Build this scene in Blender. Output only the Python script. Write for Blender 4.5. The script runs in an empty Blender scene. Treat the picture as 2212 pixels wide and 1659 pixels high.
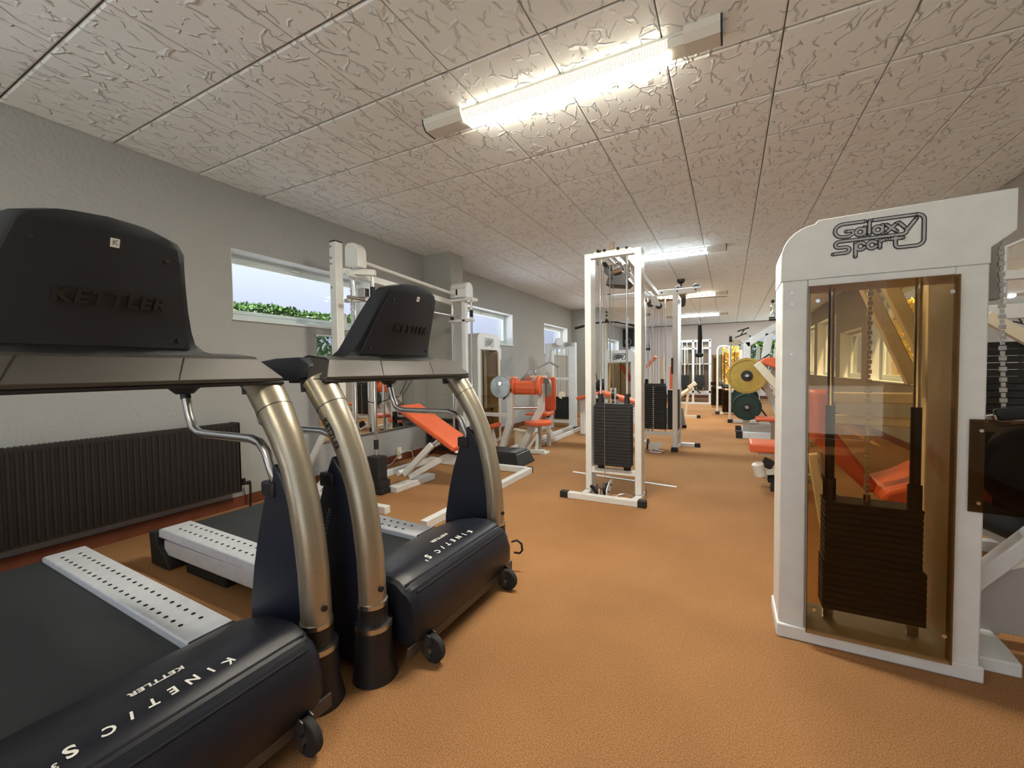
import bpy, bmesh, math, random
from mathutils import Vector, Matrix
random.seed(7)
PI = math.pi
SC = bpy.context.scene
COL = SC.collection

# ------------------------------------------------------------------ camera, sky, exposure
H = 1.113
yaw, pit, rol = (math.radians(a) for a in (-27.317, -1.968, -0.714))
fw = Vector((math.sin(yaw)*math.cos(pit), math.cos(yaw)*math.cos(pit), math.sin(pit)))
r0 = Vector((math.cos(yaw), -math.sin(yaw), 0)); u0 = r0.cross(fw)
R = r0*math.cos(rol) + u0*math.sin(rol); U = -r0*math.sin(rol) + u0*math.cos(rol)
cam = bpy.data.cameras.new('camera'); camo = bpy.data.objects.new('camera', cam); COL.objects.link(camo)
camo.matrix_world = Matrix(((R.x, U.x, -fw.x, 0), (R.y, U.y, -fw.y, 0), (R.z, U.z, -fw.z, H), (0, 0, 0, 1)))
cam.sensor_fit = 'HORIZONTAL'; cam.sensor_width = 36; cam.lens = 36*907.85/2212
cam.clip_start = 0.02; cam.clip_end = 200
SC.camera = camo

W = bpy.data.worlds.new('sky'); SC.world = W; W.use_nodes = True
nt = W.node_tree; nt.nodes.clear()
out = nt.nodes.new('ShaderNodeOutputWorld'); bg = nt.nodes.new('ShaderNodeBackground')
tc = nt.nodes.new('ShaderNodeTexCoord'); sp = nt.nodes.new('ShaderNodeSeparateXYZ')
rp = nt.nodes.new('ShaderNodeValToRGB')
rp.color_ramp.elements[0].position = 0.0; rp.color_ramp.elements[0].color = (0.56, 0.60, 0.78, 1)
rp.color_ramp.elements[1].position = 1.0; rp.color_ramp.elements[1].color = (0.72, 0.80, 1.0, 1)
e = rp.color_ramp.elements.new(0.35); e.color = (0.60, 0.65, 0.86, 1)
mul = nt.nodes.new('ShaderNodeMapRange'); mul.inputs[1].default_value = 0.05; mul.inputs[2].default_value = 0.9
mul.inputs[3].default_value = .80; mul.inputs[4].default_value = 3.4
nt.links.new(tc.outputs['Generated'], sp.inputs[0]); nt.links.new(sp.outputs[2], rp.inputs[0])
nt.links.new(sp.outputs[2], mul.inputs[0]); nt.links.new(mul.outputs[0], bg.inputs['Strength'])
nt.links.new(rp.outputs[0], bg.inputs['Color']); nt.links.new(bg.outputs[0], out.inputs[0])

SUN = bpy.data.lights.new('sun', 'SUN'); SUN.energy = 15.0; SUN.angle = 0.05; SUN.color = (1.0, 0.93, 0.8)
so = bpy.data.objects.new('sun', SUN); COL.objects.link(so); so.rotation_euler = (math.radians(21), math.radians(13.7), 0)
TUBE = 30.0                                   # radiance of the fluorescent diffusers
SC.view_settings.view_transform = 'Standard'; SC.view_settings.look = 'None'
SC.view_settings.exposure = 0.45; SC.view_settings.gamma = 1.0; SC.view_settings.use_curve_mapping = False

# ------------------------------------------------------------------ materials
def mat(name, col, rough=0.5, metal=0.0, spec=0.5, noise=None, bump=None, coat=0, sheen=0):
    m = bpy.data.materials.new(name); m.use_nodes = True
    n = m.node_tree; b = n.nodes['Principled BSDF']
    b.inputs['Base Color'].default_value = (*col, 1); b.inputs['Roughness'].default_value = rough
    b.inputs['Metallic'].default_value = metal; b.inputs['Specular IOR Level'].default_value = spec
    if coat: b.inputs['Coat Weight'].default_value = coat; b.inputs['Coat Roughness'].default_value = 0.12
    geo = n.nodes.new('ShaderNodeNewGeometry')
    if noise:
        sc, amt = noise
        t = n.nodes.new('ShaderNodeTexNoise'); t.inputs['Scale'].default_value = sc; t.inputs['Detail'].default_value = 5
        n.links.new(geo.outputs['Position'], t.inputs['Vector'])
        mr = n.nodes.new('ShaderNodeMapRange'); mr.inputs[1].default_value = .3; mr.inputs[2].default_value = .7
        mr.inputs[3].default_value = 1-amt; mr.inputs[4].default_value = 1+amt
        n.links.new(t.outputs[0], mr.inputs[0])
        mx = n.nodes.new('ShaderNodeVectorMath'); mx.operation = 'SCALE'; mx.inputs[0].default_value = col
        n.links.new(mr.outputs[0], mx.inputs['Scale']); n.links.new(mx.outputs[0], b.inputs['Base Color'])
    if bump:
        sc, st = bump
        t2 = n.nodes.new('ShaderNodeTexNoise'); t2.inputs['Scale'].default_value = sc; t2.inputs['Detail'].default_value = 4
        n.links.new(geo.outputs['Position'], t2.inputs['Vector'])
        bp = n.nodes.new('ShaderNodeBump'); bp.inputs['Strength'].default_value = st; bp.inputs['Distance'].default_value = .01
        n.links.new(t2.outputs[0], bp.inputs['Height']); n.links.new(bp.outputs[0], b.inputs['Normal'])
    return m

def emis(name, col, s):
    m = bpy.data.materials.new(name); m.use_nodes = True; b = m.node_tree.nodes['Principled BSDF']
    b.inputs['Base Color'].default_value = (.8, .8, .8, 1)
    b.inputs['Emission Color'].default_value = (*col, 1); b.inputs['Emission Strength'].default_value = s
    return m

def glass(name, col, rough=0.02, alpha_mix=0.85):
    m = bpy.data.materials.new(name); m.use_nodes = True; n = m.node_tree; n.nodes.clear()
    o = n.nodes.new('ShaderNodeOutputMaterial'); tr = n.nodes.new('ShaderNodeBsdfTransparent'); gl = n.nodes.new('ShaderNodeBsdfGlossy')
    tr.inputs[0].default_value = (*col, 1); gl.inputs['Roughness'].default_value = rough; gl.inputs[0].default_value = (.9, .9, .9, 1)
    fr = n.nodes.new('ShaderNodeLayerWeight'); fr.inputs[0].default_value = .5
    pw = n.nodes.new('ShaderNodeMath'); pw.operation = 'POWER'; pw.inputs[1].default_value = 5; n.links.new(fr.outputs['Facing'], pw.inputs[0])
    ma = n.nodes.new('ShaderNodeMath'); ma.operation = 'MULTIPLY_ADD'; ma.inputs[1].default_value = .9; ma.inputs[2].default_value = .022; n.links.new(pw.outputs[0], ma.inputs[0])
    mx = n.nodes.new('ShaderNodeMixShader'); n.links.new(ma.outputs[0], mx.inputs[0])
    n.links.new(tr.outputs[0], mx.inputs[1]); n.links.new(gl.outputs[0], mx.inputs[2]); n.links.new(mx.outputs[0], o.inputs[0])
    return m

WHITE = mat('white_enamel', (.75, .77, .75), .32, noise=(14, .04))
CREAM = mat('cream_enamel', (.78, .70, .52), .38, noise=(14, .05))
BLACK = mat('black_plastic', (.014, .014, .016), .42)
RUBBER = mat('black_rubber', (.018, .018, .018), .75)
STACK = mat('cast_iron_plate', (.014, .015, .016), .55, bump=(160, .25))
CHROME = mat('chrome', (.78, .78, .78), .12, 1.0)
STEEL = mat('brushed_steel', (.55, .55, .54), .28, 1.0)
DGREY = mat('dark_grey_metal', (.10, .10, .095), .4, .6)
CHAMP = mat('champagne_paint', (.43, .39, .30), .34, .75, noise=(260, .10))
DPLAS = mat('textured_dark_plastic', (.014, .018, .026), .45, spec=.4, bump=(900, .25))
BPLAS = mat('bronze_grey_plastic', (.060, .055, .046), .36, bump=(900, .2))
HOODM = mat('hood_plastic', (.012, .014, .022), .30, spec=.38, bump=(900, .12))
NAVY = mat('navy_black_plastic', (.010, .014, .030), .38)
BELT = mat('running_belt', (.030, .034, .038), .62, bump=(500, .3))
ALU = mat('white_aluminium', (.84, .88, .92), .40, .15, noise=(25, .05))
ORANGE = mat('orange_vinyl', (.78, .150, .055), .42, noise=(10, .06), bump=(300, .1))
DRED = mat('rust_vinyl', (.62, .12, .05), .42)
HOLE = mat('dark_hole', (.006, .006, .008), .9)
INK = mat('white_print', (.80, .80, .76), .5)
DINK = mat('dark_print', (.012, .012, .014), .5)
GINK = mat('grey_print', (.30, .31, .32), .5)
LINK = mat('light_grey_print', (.42, .43, .44), .5)
WFRAME = mat('window_frame_white', (.72, .80, .78), .35)
REVEAL = mat('reveal_plaster', (.80, .82, .82), .7)
BRICKRED = mat('red_brown_baseboard', (.155, .045, .020), .5, noise=(8, .15))
RADIA = mat('dark_brown_radiator', (.017, .013, .011), .5)
TILEBACK = mat('ceiling_batten', (.16, .15, .13), .9)
YEL = mat('yellow_plate', (.40, .26, .050), .45, noise=(12, .12))
GREENP = mat('dark_green_plate', (.012, .035, .028), .45)
SMOKE = glass('smoked_acrylic', (.72, .61, .44), .015)
SMOKE2 = glass('dark_smoked_acrylic', (.48, .40, .30), .02)
CLEAR = glass('window_glass', (.93, .95, .95), .01)
MIRROR = mat('mirror_glass', (.80, .82, .80), .015, 1.0)
PAPER = mat('paper_white', (.85, .85, .83), .8)
WOODB = mat('brown_wood', (.20, .12, .065), .5, noise=(9, .2))
GREYTOP = mat('grey_rubber_top', (.16, .18, .17), .6)
SILVER = mat('silver_cam', (.52, .56, .58), .25, .9, noise=(30, .12))

def plaster(name, col, bs=.35):
    m = mat(name, col, .85, bump=(38, bs)); return m
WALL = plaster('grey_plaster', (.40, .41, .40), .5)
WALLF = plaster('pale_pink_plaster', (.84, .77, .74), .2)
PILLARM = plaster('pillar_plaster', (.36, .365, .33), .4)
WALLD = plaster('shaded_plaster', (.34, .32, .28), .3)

def carpet():
    m = bpy.data.materials.new('terracotta_carpet'); m.use_nodes = True; n = m.node_tree; b = n.nodes['Principled BSDF']
    geo = n.nodes.new('ShaderNodeNewGeometry')
    t = n.nodes.new('ShaderNodeTexNoise'); t.inputs['Scale'].default_value = 240; t.inputs['Detail'].default_value = 4
    t3 = n.nodes.new('ShaderNodeTexNoise'); t3.inputs['Scale'].default_value = 1.1; t3.inputs['Detail'].default_value = 3
    for q in (t, t3): n.links.new(geo.outputs['Position'], q.inputs['Vector'])
    cr = n.nodes.new('ShaderNodeValToRGB'); cr.color_ramp.elements[0].position = .34; cr.color_ramp.elements[1].position = .68
    cr.color_ramp.elements[0].color = (.235, .110, .042, 1); cr.color_ramp.elements[1].color = (.485, .258, .112, 1)
    n.links.new(t.outputs[0], cr.inputs[0])
    mr = n.nodes.new('ShaderNodeMapRange'); mr.inputs[1].default_value = .3; mr.inputs[2].default_value = .7
    mr.inputs[3].default_value = .84; mr.inputs[4].default_value = 1.14; n.links.new(t3.outputs[0], mr.inputs[0])
    mx = n.nodes.new('ShaderNodeVectorMath'); mx.operation = 'SCALE'
    n.links.new(cr.outputs[0], mx.inputs[0]); n.links.new(mr.outputs[0], mx.inputs['Scale'])
    n.links.new(mx.outputs[0], b.inputs['Base Color']); b.inputs['Roughness'].default_value = .95
    b.inputs['Specular IOR Level'].default_value = .15
    bp = n.nodes.new('ShaderNodeBump'); bp.inputs['Strength'].default_value = .5; bp.inputs['Distance'].default_value = .004
    n.links.new(t.outputs[0], bp.inputs['Height']); n.links.new(bp.outputs[0], b.inputs['Normal'])
    return m
CARPET = carpet()

def ceiltile():
    # embossed tile: short raised flakes whose edges catch the light
    m = bpy.data.materials.new('embossed_ceiling_tile'); m.use_nodes = True; n = m.node_tree; b = n.nodes['Principled BSDF']
    geo = n.nodes.new('ShaderNodeNewGeometry')
    wn = n.nodes.new('ShaderNodeTexNoise'); wn.inputs['Scale'].default_value = 9; wn.inputs['Detail'].default_value = 2
    n.links.new(geo.outputs['Position'], wn.inputs['Vector'])
    ad = n.nodes.new('ShaderNodeMixRGB'); ad.blend_type = 'ADD'; ad.inputs[0].default_value = .06
    n.links.new(geo.outputs['Position'], ad.inputs[1]); n.links.new(wn.outputs['Color'], ad.inputs[2])
    hs = None
    for k, (scl, off) in enumerate(((9, 0.0), (14, 5.3))):
        mp = n.nodes.new('ShaderNodeMapping'); mp.inputs['Location'].default_value = (off, off, 0); mp.inputs['Rotation'].default_value = (0, 0, .6*k+.3)
        mp.inputs['Scale'].default_value = (1, .62, 0.0)
        n.links.new(ad.outputs[0], mp.inputs[0])
        v = n.nodes.new('ShaderNodeTexVoronoi'); v.feature = 'DISTANCE_TO_EDGE'; v.inputs['Scale'].default_value = scl
        n.links.new(mp.outputs[0], v.inputs['Vector'])
        a = n.nodes.new('ShaderNodeMapRange'); a.inputs[1].default_value = 0; a.inputs[2].default_value = .055
        a.inputs[3].default_value = 1; a.inputs[4].default_value = 0; n.links.new(v.outputs[0], a.inputs[0])
        ms = n.nodes.new('ShaderNodeTexNoise'); ms.inputs['Scale'].default_value = 11+5*k
        n.links.new(mp.outputs[0], ms.inputs['Vector'])
        mm = n.nodes.new('ShaderNodeMapRange'); mm.inputs[1].default_value = .51; mm.inputs[2].default_value = .58; n.links.new(ms.outputs[0], mm.inputs[0])
        p = n.nodes.new('ShaderNodeMath'); p.operation = 'MULTIPLY'; n.links.new(a.outputs[0], p.inputs[0]); n.links.new(mm.outputs[0], p.inputs[1])
        if hs is None: hs = p
        else:
            s = n.nodes.new('ShaderNodeMath'); s.operation = 'MAXIMUM'; n.links.new(hs.outputs[0], s.inputs[0]); n.links.new(p.outputs[0], s.inputs[1]); hs = s
    bp = n.nodes.new('ShaderNodeBump'); bp.inputs['Strength'].default_value = 1.0; bp.inputs['Distance'].default_value = .009
    n.links.new(hs.outputs[0], bp.inputs['Height']); n.links.new(bp.outputs[0], b.inputs['Normal'])
    b.inputs['Base Color'].default_value = (.82, .86, .87, 1); b.inputs['Roughness'].default_value = .75
    return m
TILE = ceiltile()

def leafmat():
    m = bpy.data.materials.new('hedge_leaf'); m.use_nodes = True; n = m.node_tree; b = n.nodes['Principled BSDF']
    geo = n.nodes.new('ShaderNodeNewGeometry'); t = n.nodes.new('ShaderNodeTexNoise'); t.inputs['Scale'].default_value = 18
    n.links.new(geo.outputs['Position'], t.inputs['Vector'])
    cr = n.nodes.new('ShaderNodeValToRGB'); cr.color_ramp.elements[0].position = .38; cr.color_ramp.elements[1].position = .62
    cr.color_ramp.elements[0].color = (.012, .045, .005, 1); cr.color_ramp.elements[1].color = (.075, .17, .022, 1)
    n.links.new(t.outputs[0], cr.inputs[0]); n.links.new(cr.outputs[0], b.inputs['Base Color']); b.inputs['Roughness'].default_value = .5
    return m
LEAF = leafmat()
YLEAF = mat('yellow_leaf', (.85, .62, .05), .6, noise=(9, .35))

# ------------------------------------------------------------------ mesh builder
ROOTM = {}
class MB:
    def __init__(s): s.v = []; s.f = []
    def add(s, vs, fs):
        n = len(s.v); s.v += [tuple(v) for v in vs]; s.f += [tuple(i+n for i in f) for f in fs]; return s
    def box(s, x0, x1, y0, y1, z0, z1):
        return s.add([(x0,y0,z0),(x1,y0,z0),(x1,y1,z0),(x0,y1,z0),(x0,y0,z1),(x1,y0,z1),(x1,y1,z1),(x0,y1,z1)],
                     [(0,3,2,1),(4,5,6,7),(0,1,5,4),(1,2,6,5),(2,3,7,6),(3,0,4,7)])
    def bar(s, p, q, w, h, up=(0,0,1)):
        p = Vector(p); q = Vector(q); d = (q-p).normalized(); up = Vector(up)
        if abs(d.dot(up)) > .98: up = Vector((0,1,0)) if abs(d.y) < .9 else Vector((1,0,0))
        sd = d.cross(up).normalized()*(w/2); u = sd.cross(d).normalized()*(h/2)
        return s.add([p-sd-u,p+sd-u,p+sd+u,p-sd+u,q-sd-u,q+sd-u,q+sd+u,q-sd+u],
                     [(0,1,2,3),(4,7,6,5),(0,4,5,1),(1,5,6,2),(2,6,7,3),(3,7,4,0)])
    def tube(s, pts, r, seg=10, rb=None, up=(0,1,0), closed=False):
        pts = [Vector(p) for p in pts]; n = len(s.v); N = len(pts); rings = []
        rr = r if isinstance(r, (list, tuple)) else [r]*N
        last = None
        for i, p in enumerate(pts):
            if closed: d = (pts[(i+1)%N]-pts[i-1]).normalized()
            else: d = (pts[min(i+1,N-1)]-pts[max(i-1,0)]).normalized()
            u = Vector(up) if last is None else last
            a = u - d*u.dot(d)
            if a.length < 1e-3: a = Vector((1,0,.01)) - d*Vector((1,0,.01)).dot(d)
            a.normalize(); last = a; b = d.cross(a)
            ra = rr[i]; rbb = rb*ra/rr[0] if rb else ra
            rings.append([p + a*(math.cos(2*PI*k/seg)*rbb) + b*(math.sin(2*PI*k/seg)*ra) for k in range(seg)])
        return s.loft(rings, closed=closed)
    def loft(s, rings, cap=True, closed=False, wrap=True):
        seg = len(rings[0]); N = len(rings); vs = [v for r in rings for v in r]; fs = []
        for i in range(N if closed else N-1):
            a = i*seg; b = ((i+1) % N)*seg
            for k in range(seg if wrap else seg-1):
                k2 = (k+1) % seg; fs.append((a+k, a+k2, b+k2, b+k))
        if cap and not closed: fs.append(tuple(range(seg-1,-1,-1))); fs.append(tuple((N-1)*seg+k for k in range(seg)))
        return s.add(vs, fs)
    def cyl(s, p, q, r, seg=16, r2=None):
        return s.tube([p, q], [r, r if r2 is None else r2], seg, up=(0,.3,1))
    def sphere(s, c, r, seg=12, sq=(1,1,1)):
        c = Vector(c); rings = []
        for i in range(1, 8):
            t = PI*i/8; rings.append([c+Vector((math.sin(t)*math.cos(2*PI*k/seg)*r*sq[0], math.sin(t)*math.sin(2*PI*k/seg)*r*sq[1], math.cos(t)*r*sq[2])) for k in range(seg)])
        return s.loft(rings)
    def prism(s, poly, ax, a, b):
        def P(u, v, w): return {'x': (w,u,v), 'y': (u,w,v), 'z': (u,v,w)}[ax]
        n = len(poly); vs = [P(u,v,a) for u,v in poly]+[P(u,v,b) for u,v in poly]
        fs = [tuple(range(n-1,-1,-1)), tuple(range(n,2*n))]+[(i,(i+1)%n,n+(i+1)%n,n+i) for i in range(n)]
        return s.add(vs, fs)
    def build(s, name, m, parent=None, bev=0, smooth=True, loc=None, local=False, kind=None, ang=35, segs=2):
        me = bpy.data.meshes.new(name)
        if local: vs = s.v
        elif parent is not None:
            M = ROOTM[parent.name].inverted(); vs = [M @ Vector(v) for v in s.v]
        elif loc is not None: L = Vector(loc); vs = [Vector(v)-L for v in s.v]
        else: vs = s.v
        me.from_pydata([tuple(v) for v in vs], [], s.f)
        bm = bmesh.new(); bm.from_mesh(me); bmesh.ops.recalc_face_normals(bm, faces=bm.faces); bm.to_mesh(me); bm.free()
        if smooth:
            me.polygons.foreach_set('use_smooth', [True]*len(me.polygons)); me.set_sharp_from_angle(angle=math.radians(ang))
        me.materials.append(m)
        o = bpy.data.objects.new(name, me); COL.objects.link(o)
        if parent is not None: o.parent = parent; ROOTM[o.name] = ROOTM[parent.name]
        else:
            if loc is not None: o.location = loc
            ROOTM[o.name] = Matrix.Translation(loc) if loc is not None else Matrix()
        if bev:
            md = o.modifiers.new('bevel', 'BEVEL'); md.width = bev; md.segments = segs; md.limit_method = 'ANGLE'; md.angle_limit = math.radians(40)
        if kind: o['kind'] = kind
        return o

def thing(name, label, cat, loc=(0,0,0), rz=0, group=None):
    o = bpy.data.objects.new(name, None); COL.objects.link(o); o.empty_display_size = .1
    o.location = loc; o.rotation_euler = (0,0,rz); o['label'] = label; o['category'] = cat
    if group: o['group'] = group
    ROOTM[o.name] = Matrix.Translation(loc) @ Matrix.Rotation(rz, 4, 'Z')
    return o
def tag(o, label, cat, group=None, kind=None):
    o['label'] = label; o['category'] = cat
    if group: o['group'] = group
    if kind: o['kind'] = kind
    return o
def struct(o): o['kind'] = 'structure'; return o
def dup(root, loc, rz, label=None):
    def cp(o, par):
        c = o.copy(); COL.objects.link(c)
        if par is not None: c.parent = par
        for ch in list(o.children): cp(ch, c)
        return c
    r = cp(root, None); ROOTM[r.name] = Matrix.Translation(loc) @ Matrix.Rotation(rz, 4, 'Z'); r.location = loc; r.rotation_euler = (0,0,rz)
    if label: r['label'] = label
    return r

def text_mb(txt, size, bold=False, sx=1.0, ext=.0, shear=0, off=0.0, cx='CENTER', sp=1.0):
    c = bpy.data.curves.new('t', 'FONT'); c.body = txt; c.size = size; c.align_x = cx; c.align_y = 'CENTER'
    c.extrude = ext; c.shear = shear; c.offset = off; c.resolution_u = 3; c.space_character = sp
    o = bpy.data.objects.new('t', c); COL.objects.link(o); me = bpy.data.meshes.new_from_object(o)
    vs = [(v.co.x*sx, v.co.y, v.co.z) for v in me.vertices]; fs = [tuple(p.vertices) for p in me.polygons]
    bpy.data.objects.remove(o); bpy.data.meshes.remove(me); bpy.data.curves.remove(c)
    return vs, fs
def place_text(mb, t, M):
    mb.add([M @ Vector(v) for v in t[0]], t[1]); return mb
def frame_m(o, x, y):            # matrix whose local x,y axes are the given world directions
    x = Vector(x).normalized(); y = Vector(y); y = (y-x*x.dot(y)).normalized(); z = x.cross(y)
    return Matrix(((x.x,y.x,z.x,o[0]),(x.y,y.y,z.y,o[1]),(x.z,y.z,z.z,o[2]),(0,0,0,1)))
def arc(cx, cy, r, a0, a1, n=6):
    return [(cx+r*math.cos(math.radians(a0+(a1-a0)*i/n)), cy+r*math.sin(math.radians(a0+(a1-a0)*i/n))) for i in range(n+1)]

def ribbon(mb, pts, w, M, z, seg=6):
    pts = [Vector((p[0], p[1])) for p in pts]; n = len(pts); L = []; Rr = []
    for i in range(n):
        d = (pts[min(i+1,n-1)]-pts[max(i-1,0)])
        if d.length < 1e-6: d = Vector((1,0))
        d.normalize(); nn = Vector((-d.y, d.x))*w/2; L.append(pts[i]+nn); Rr.append(pts[i]-nn)
    vs = []; fs = []
    for a, b in zip(L, Rr): vs += [a, b]
    for i in range(n-1): fs.append((2*i, 2*i+1, 2*i+3, 2*i+2))
    for end in (pts[0], pts[-1]):
        k0 = len(vs); vs += [end+Vector((math.cos(2*PI*k/12), math.sin(2*PI*k/12)))*w/2 for k in range(12)]; fs.append(tuple(range(k0, k0+12)))
    mb.add([M @ Vector((v[0], v[1], z)) for v in vs], fs)

def circ(cx, cy, r, n=14): return [(cx+r*math.cos(2*PI*k/n), cy+r*math.sin(2*PI*k/n)) for k in range(n+1)]
LOGO = [
 [(4.95,2.62),(2.45,2.62)], [(2.0,2.62),(.75,2.62)]+arc(.65,2.12,.5,95,265,8)+[(1.05,1.62),(1.3,1.8),(1.3,2.02),(.85,2.02)],
 circ(1.72,1.86,.26), [(2.0,2.18),(2.0,1.58)], [(2.28,2.62),(2.28,1.58)], circ(2.78,1.86,.26), [(3.06,2.18),(3.06,1.58)],
 [(3.28,2.16),(3.88,1.58)], [(3.28,1.58),(3.88,2.16)], [(4.0,2.2),(4.4,1.72)],
 [(4.98,2.34),(4.42,1.5)]+arc(4.2,1.6,.3,-40,-95,3)+[(.45,1.3)]+arc(.42,1.06,.24,92,268,6)+[(.85,.82)]+arc(.85,.6,.22,88,-88,6)+[(.05,.36)],
 arc(5.0,2.2,.42,92,0,5)+[(5.42,.75)]+arc(5.0,.77,.42,0,-90,5)+[(4.15,.35)]+arc(4.1,.62,.28,-100,-180,4)+[(3.82,1.25)],
 [(1.45,1.05),(1.45,.0)], circ(1.76,.76,.27), circ(2.45,.76,.27), [(2.92,1.04),(2.92,.48)], [(2.92,.85),(3.05,1.02),(3.3,1.04)], [(3.5,1.04),(4.25,1.04)]]
def logo(parent, org, xdir, ydir, width, name='logo_print'):
    s = width/5.6; M = frame_m(org, xdir, ydir) @ Matrix.Scale(s, 4)
    b = MB(); g = MB()
    for k, p in enumerate(LOGO):
        ribbon(b, p, .30, M, (.0012+.00002*k)/s); ribbon(g, p, .15, M, (.0022+.00002*k)/s)
    o = b.build(name, DINK, parent, smooth=False); g.build('letter_fill', LINK, o, smooth=False); return o

# ================================================================== THE ROOM
XL, XR, YN, YF, ZC = -3.63, 2.10, -3.2, 16.8, 2.64
struct(MB().box(XL-.3, XR+.3, YN-.3, YF+.3, -.12, 0).build('floor', CARPET, smooth=False))

def wall_x(name, x0, x1, y0, y1, z0, z1, holes, m):
    b = MB(); ys = y0
    for (a, c, d, e) in sorted(holes):
        if a > ys: b.box(x0, x1, ys, a, z0, z1)
        if d > z0: b.box(x0, x1, a, c, z0, d)
        if e < z1: b.box(x0, x1, a, c, e, z1)
        ys = c
    if ys < y1: b.box(x0, x1, ys, y1, z0, z1)
    return struct(b.build(name, m, smooth=False))
def wall_y(name, x0, x1, y0, y1, z0, z1, holes, m):
    b = MB(); xs = x0
    for (a, c, d, e) in sorted(holes):
        if a > xs: b.box(xs, a, y0, y1, z0, z1)
        if d > z0: b.box(a, c, y0, y1, z0, d)
        if e < z1: b.box(a, c, y0, y1, e, z1)
        xs = c
    if xs < x1: b.box(xs, x1, y0, y1, z0, z1)
    return struct(b.build(name, m, smooth=False))

WIN_L = [(-1.70, .25, 1.553, 2.14), (2.04, 3.55, 1.553, 2.14), (5.50, 7.09, 1.553, 2.14), (8.60, 10.12, 1.44, 2.13), (14.10, 15.70, 1.50, 2.12)]
wall_x('wall_left', XL-.32, XL, YN-.3, YF+.3, 0, ZC+.1, WIN_L, WALL)
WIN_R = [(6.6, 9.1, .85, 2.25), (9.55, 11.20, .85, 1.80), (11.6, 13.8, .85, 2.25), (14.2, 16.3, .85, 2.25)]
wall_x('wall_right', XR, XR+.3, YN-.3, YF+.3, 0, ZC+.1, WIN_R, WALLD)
WIN_F = [(-3.50, -2.95, 1.30, 1.95), (-.26, .36, .20, 1.90), (.62, 1.75, .95, 2.20)]
wall_y('wall_back', XL, XR, YF, YF+.3, 0, ZC+.1, WIN_F, WALLF)
WIN_FILL = [(-3.4, -.9, .10, 2.45), (-.6, 1.9, .10, 2.45)]  # unseen glazing added behind the camera for neutral fill light
wall_y('wall_near', XL, XR, YN-.3, YN, 0, ZC+.1, WIN_FILL, WALL)

# structural piers standing out of the left wall
struct(MB().box(XL, -3.19, 4.49, 4.77, 0, ZC).build('trim_1', PILLARM, smooth=False))
struct(MB().box(XL, -2.83, 10.40, 10.90, 0, ZC).build('trim_2', PILLARM, smooth=False))

# ceiling: battens above, embossed tiles laid in a 50 cm grid, each one a piece
ceil = struct(MB().box(XL-.3, XR+.3, YN-.3, YF+.3, ZC+.016, ZC+.12).build('ceiling', TILEBACK, smooth=False))
xs = [XL] + [-3.285+.5*k for k in range(11)] + [XR]
xs = [x for x in xs if x <= XR]; xs = sorted(set(round(x, 3) for x in xs))
def tilebox(b, x0, x1, y0, y1):
    g = .003; c = .008
    x0 += g; x1 -= g; y0 += g+.002; y1 -= g+.002
    v = [(x0,y0,ZC+.014),(x1,y0,ZC+.014),(x1,y1,ZC+.014),(x0,y1,ZC+.014),(x0,y0,ZC+.005),(x1,y0,ZC+.005),(x1,y1,ZC+.005),(x0,y1,ZC+.005),
         (x0+c,y0+c,ZC),(x1-c,y0+c,ZC),(x1-c,y1-c,ZC),(x0+c,y1-c,ZC)]
    b.add(v, [(0,1,2,3),(0,4,5,1),(1,5,6,2),(2,6,7,3),(3,7,4,0),(4,8,9,5),(5,9,10,6),(6,10,11,7),(7,11,8,4),(8,11,10,9)])
shared = {}
farb = MB(); cnt = 0
for j in range(-1, 32):
    y0 = 1.32+.5*(j-2); y1 = y0+.5
    if y0 >= YF: break
    y1 = min(y1, YF)
    for i in range(len(xs)-1):
        x0, x1 = xs[i], xs[i+1]
        if y0 > -.3 and cnt < 288:
            key = (round(x1-x0, 3), round(y1-y0, 3)); cnt += 1
            if key not in shared:
                b = MB(); tilebox(b, x0, x1, y0, y1); o = b.build('tile', TILE, ceil, smooth=False, local=True)
                shared[key] = (o.data, x0, y0)
            else:
                me, bx, by = shared[key]
                o = bpy.data.objects.new('tile', me); COL.objects.link(o); o.parent = ceil; o.location = (x0-bx, y0-by, 0)
        else: tilebox(farb, x0, x1, y0, y1)
for j in range(1, 7):
    for i in range(len(xs)-1): tilebox(farb, xs[i], xs[i+1], -.18-.5*j, .32-.5*j)
farb.build('distant_tiles', TILE, ceil, smooth=False, local=True, kind='stuff')

# baseboards
b = MB(); b.box(XL, XL+.018, YN, 4.49, 0, .085).box(XL, XL+.018, 4.77, 10.4, 0, .085).box(XL, XL+.018, 10.9, YF, 0, .085)
b.box(XL, -3.172, 4.472, 4.49, 0, .085).box(-3.19, -3.172, 4.49, 4.77, 0, .085)
struct(b.build('baseboard_left', BRICKRED, smooth=False))
struct(MB().box(XL, -1.7, YF-.02, YF, 0, .10).box(-1.7, XR, YF-.02, YF, 0, .10).build('baseboard_back', BRICKRED, smooth=False))
struct(MB().box(XR-.018, XR, YN, YF, 0, .085).build('baseboard_right', BRICKRED, smooth=False))

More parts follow.
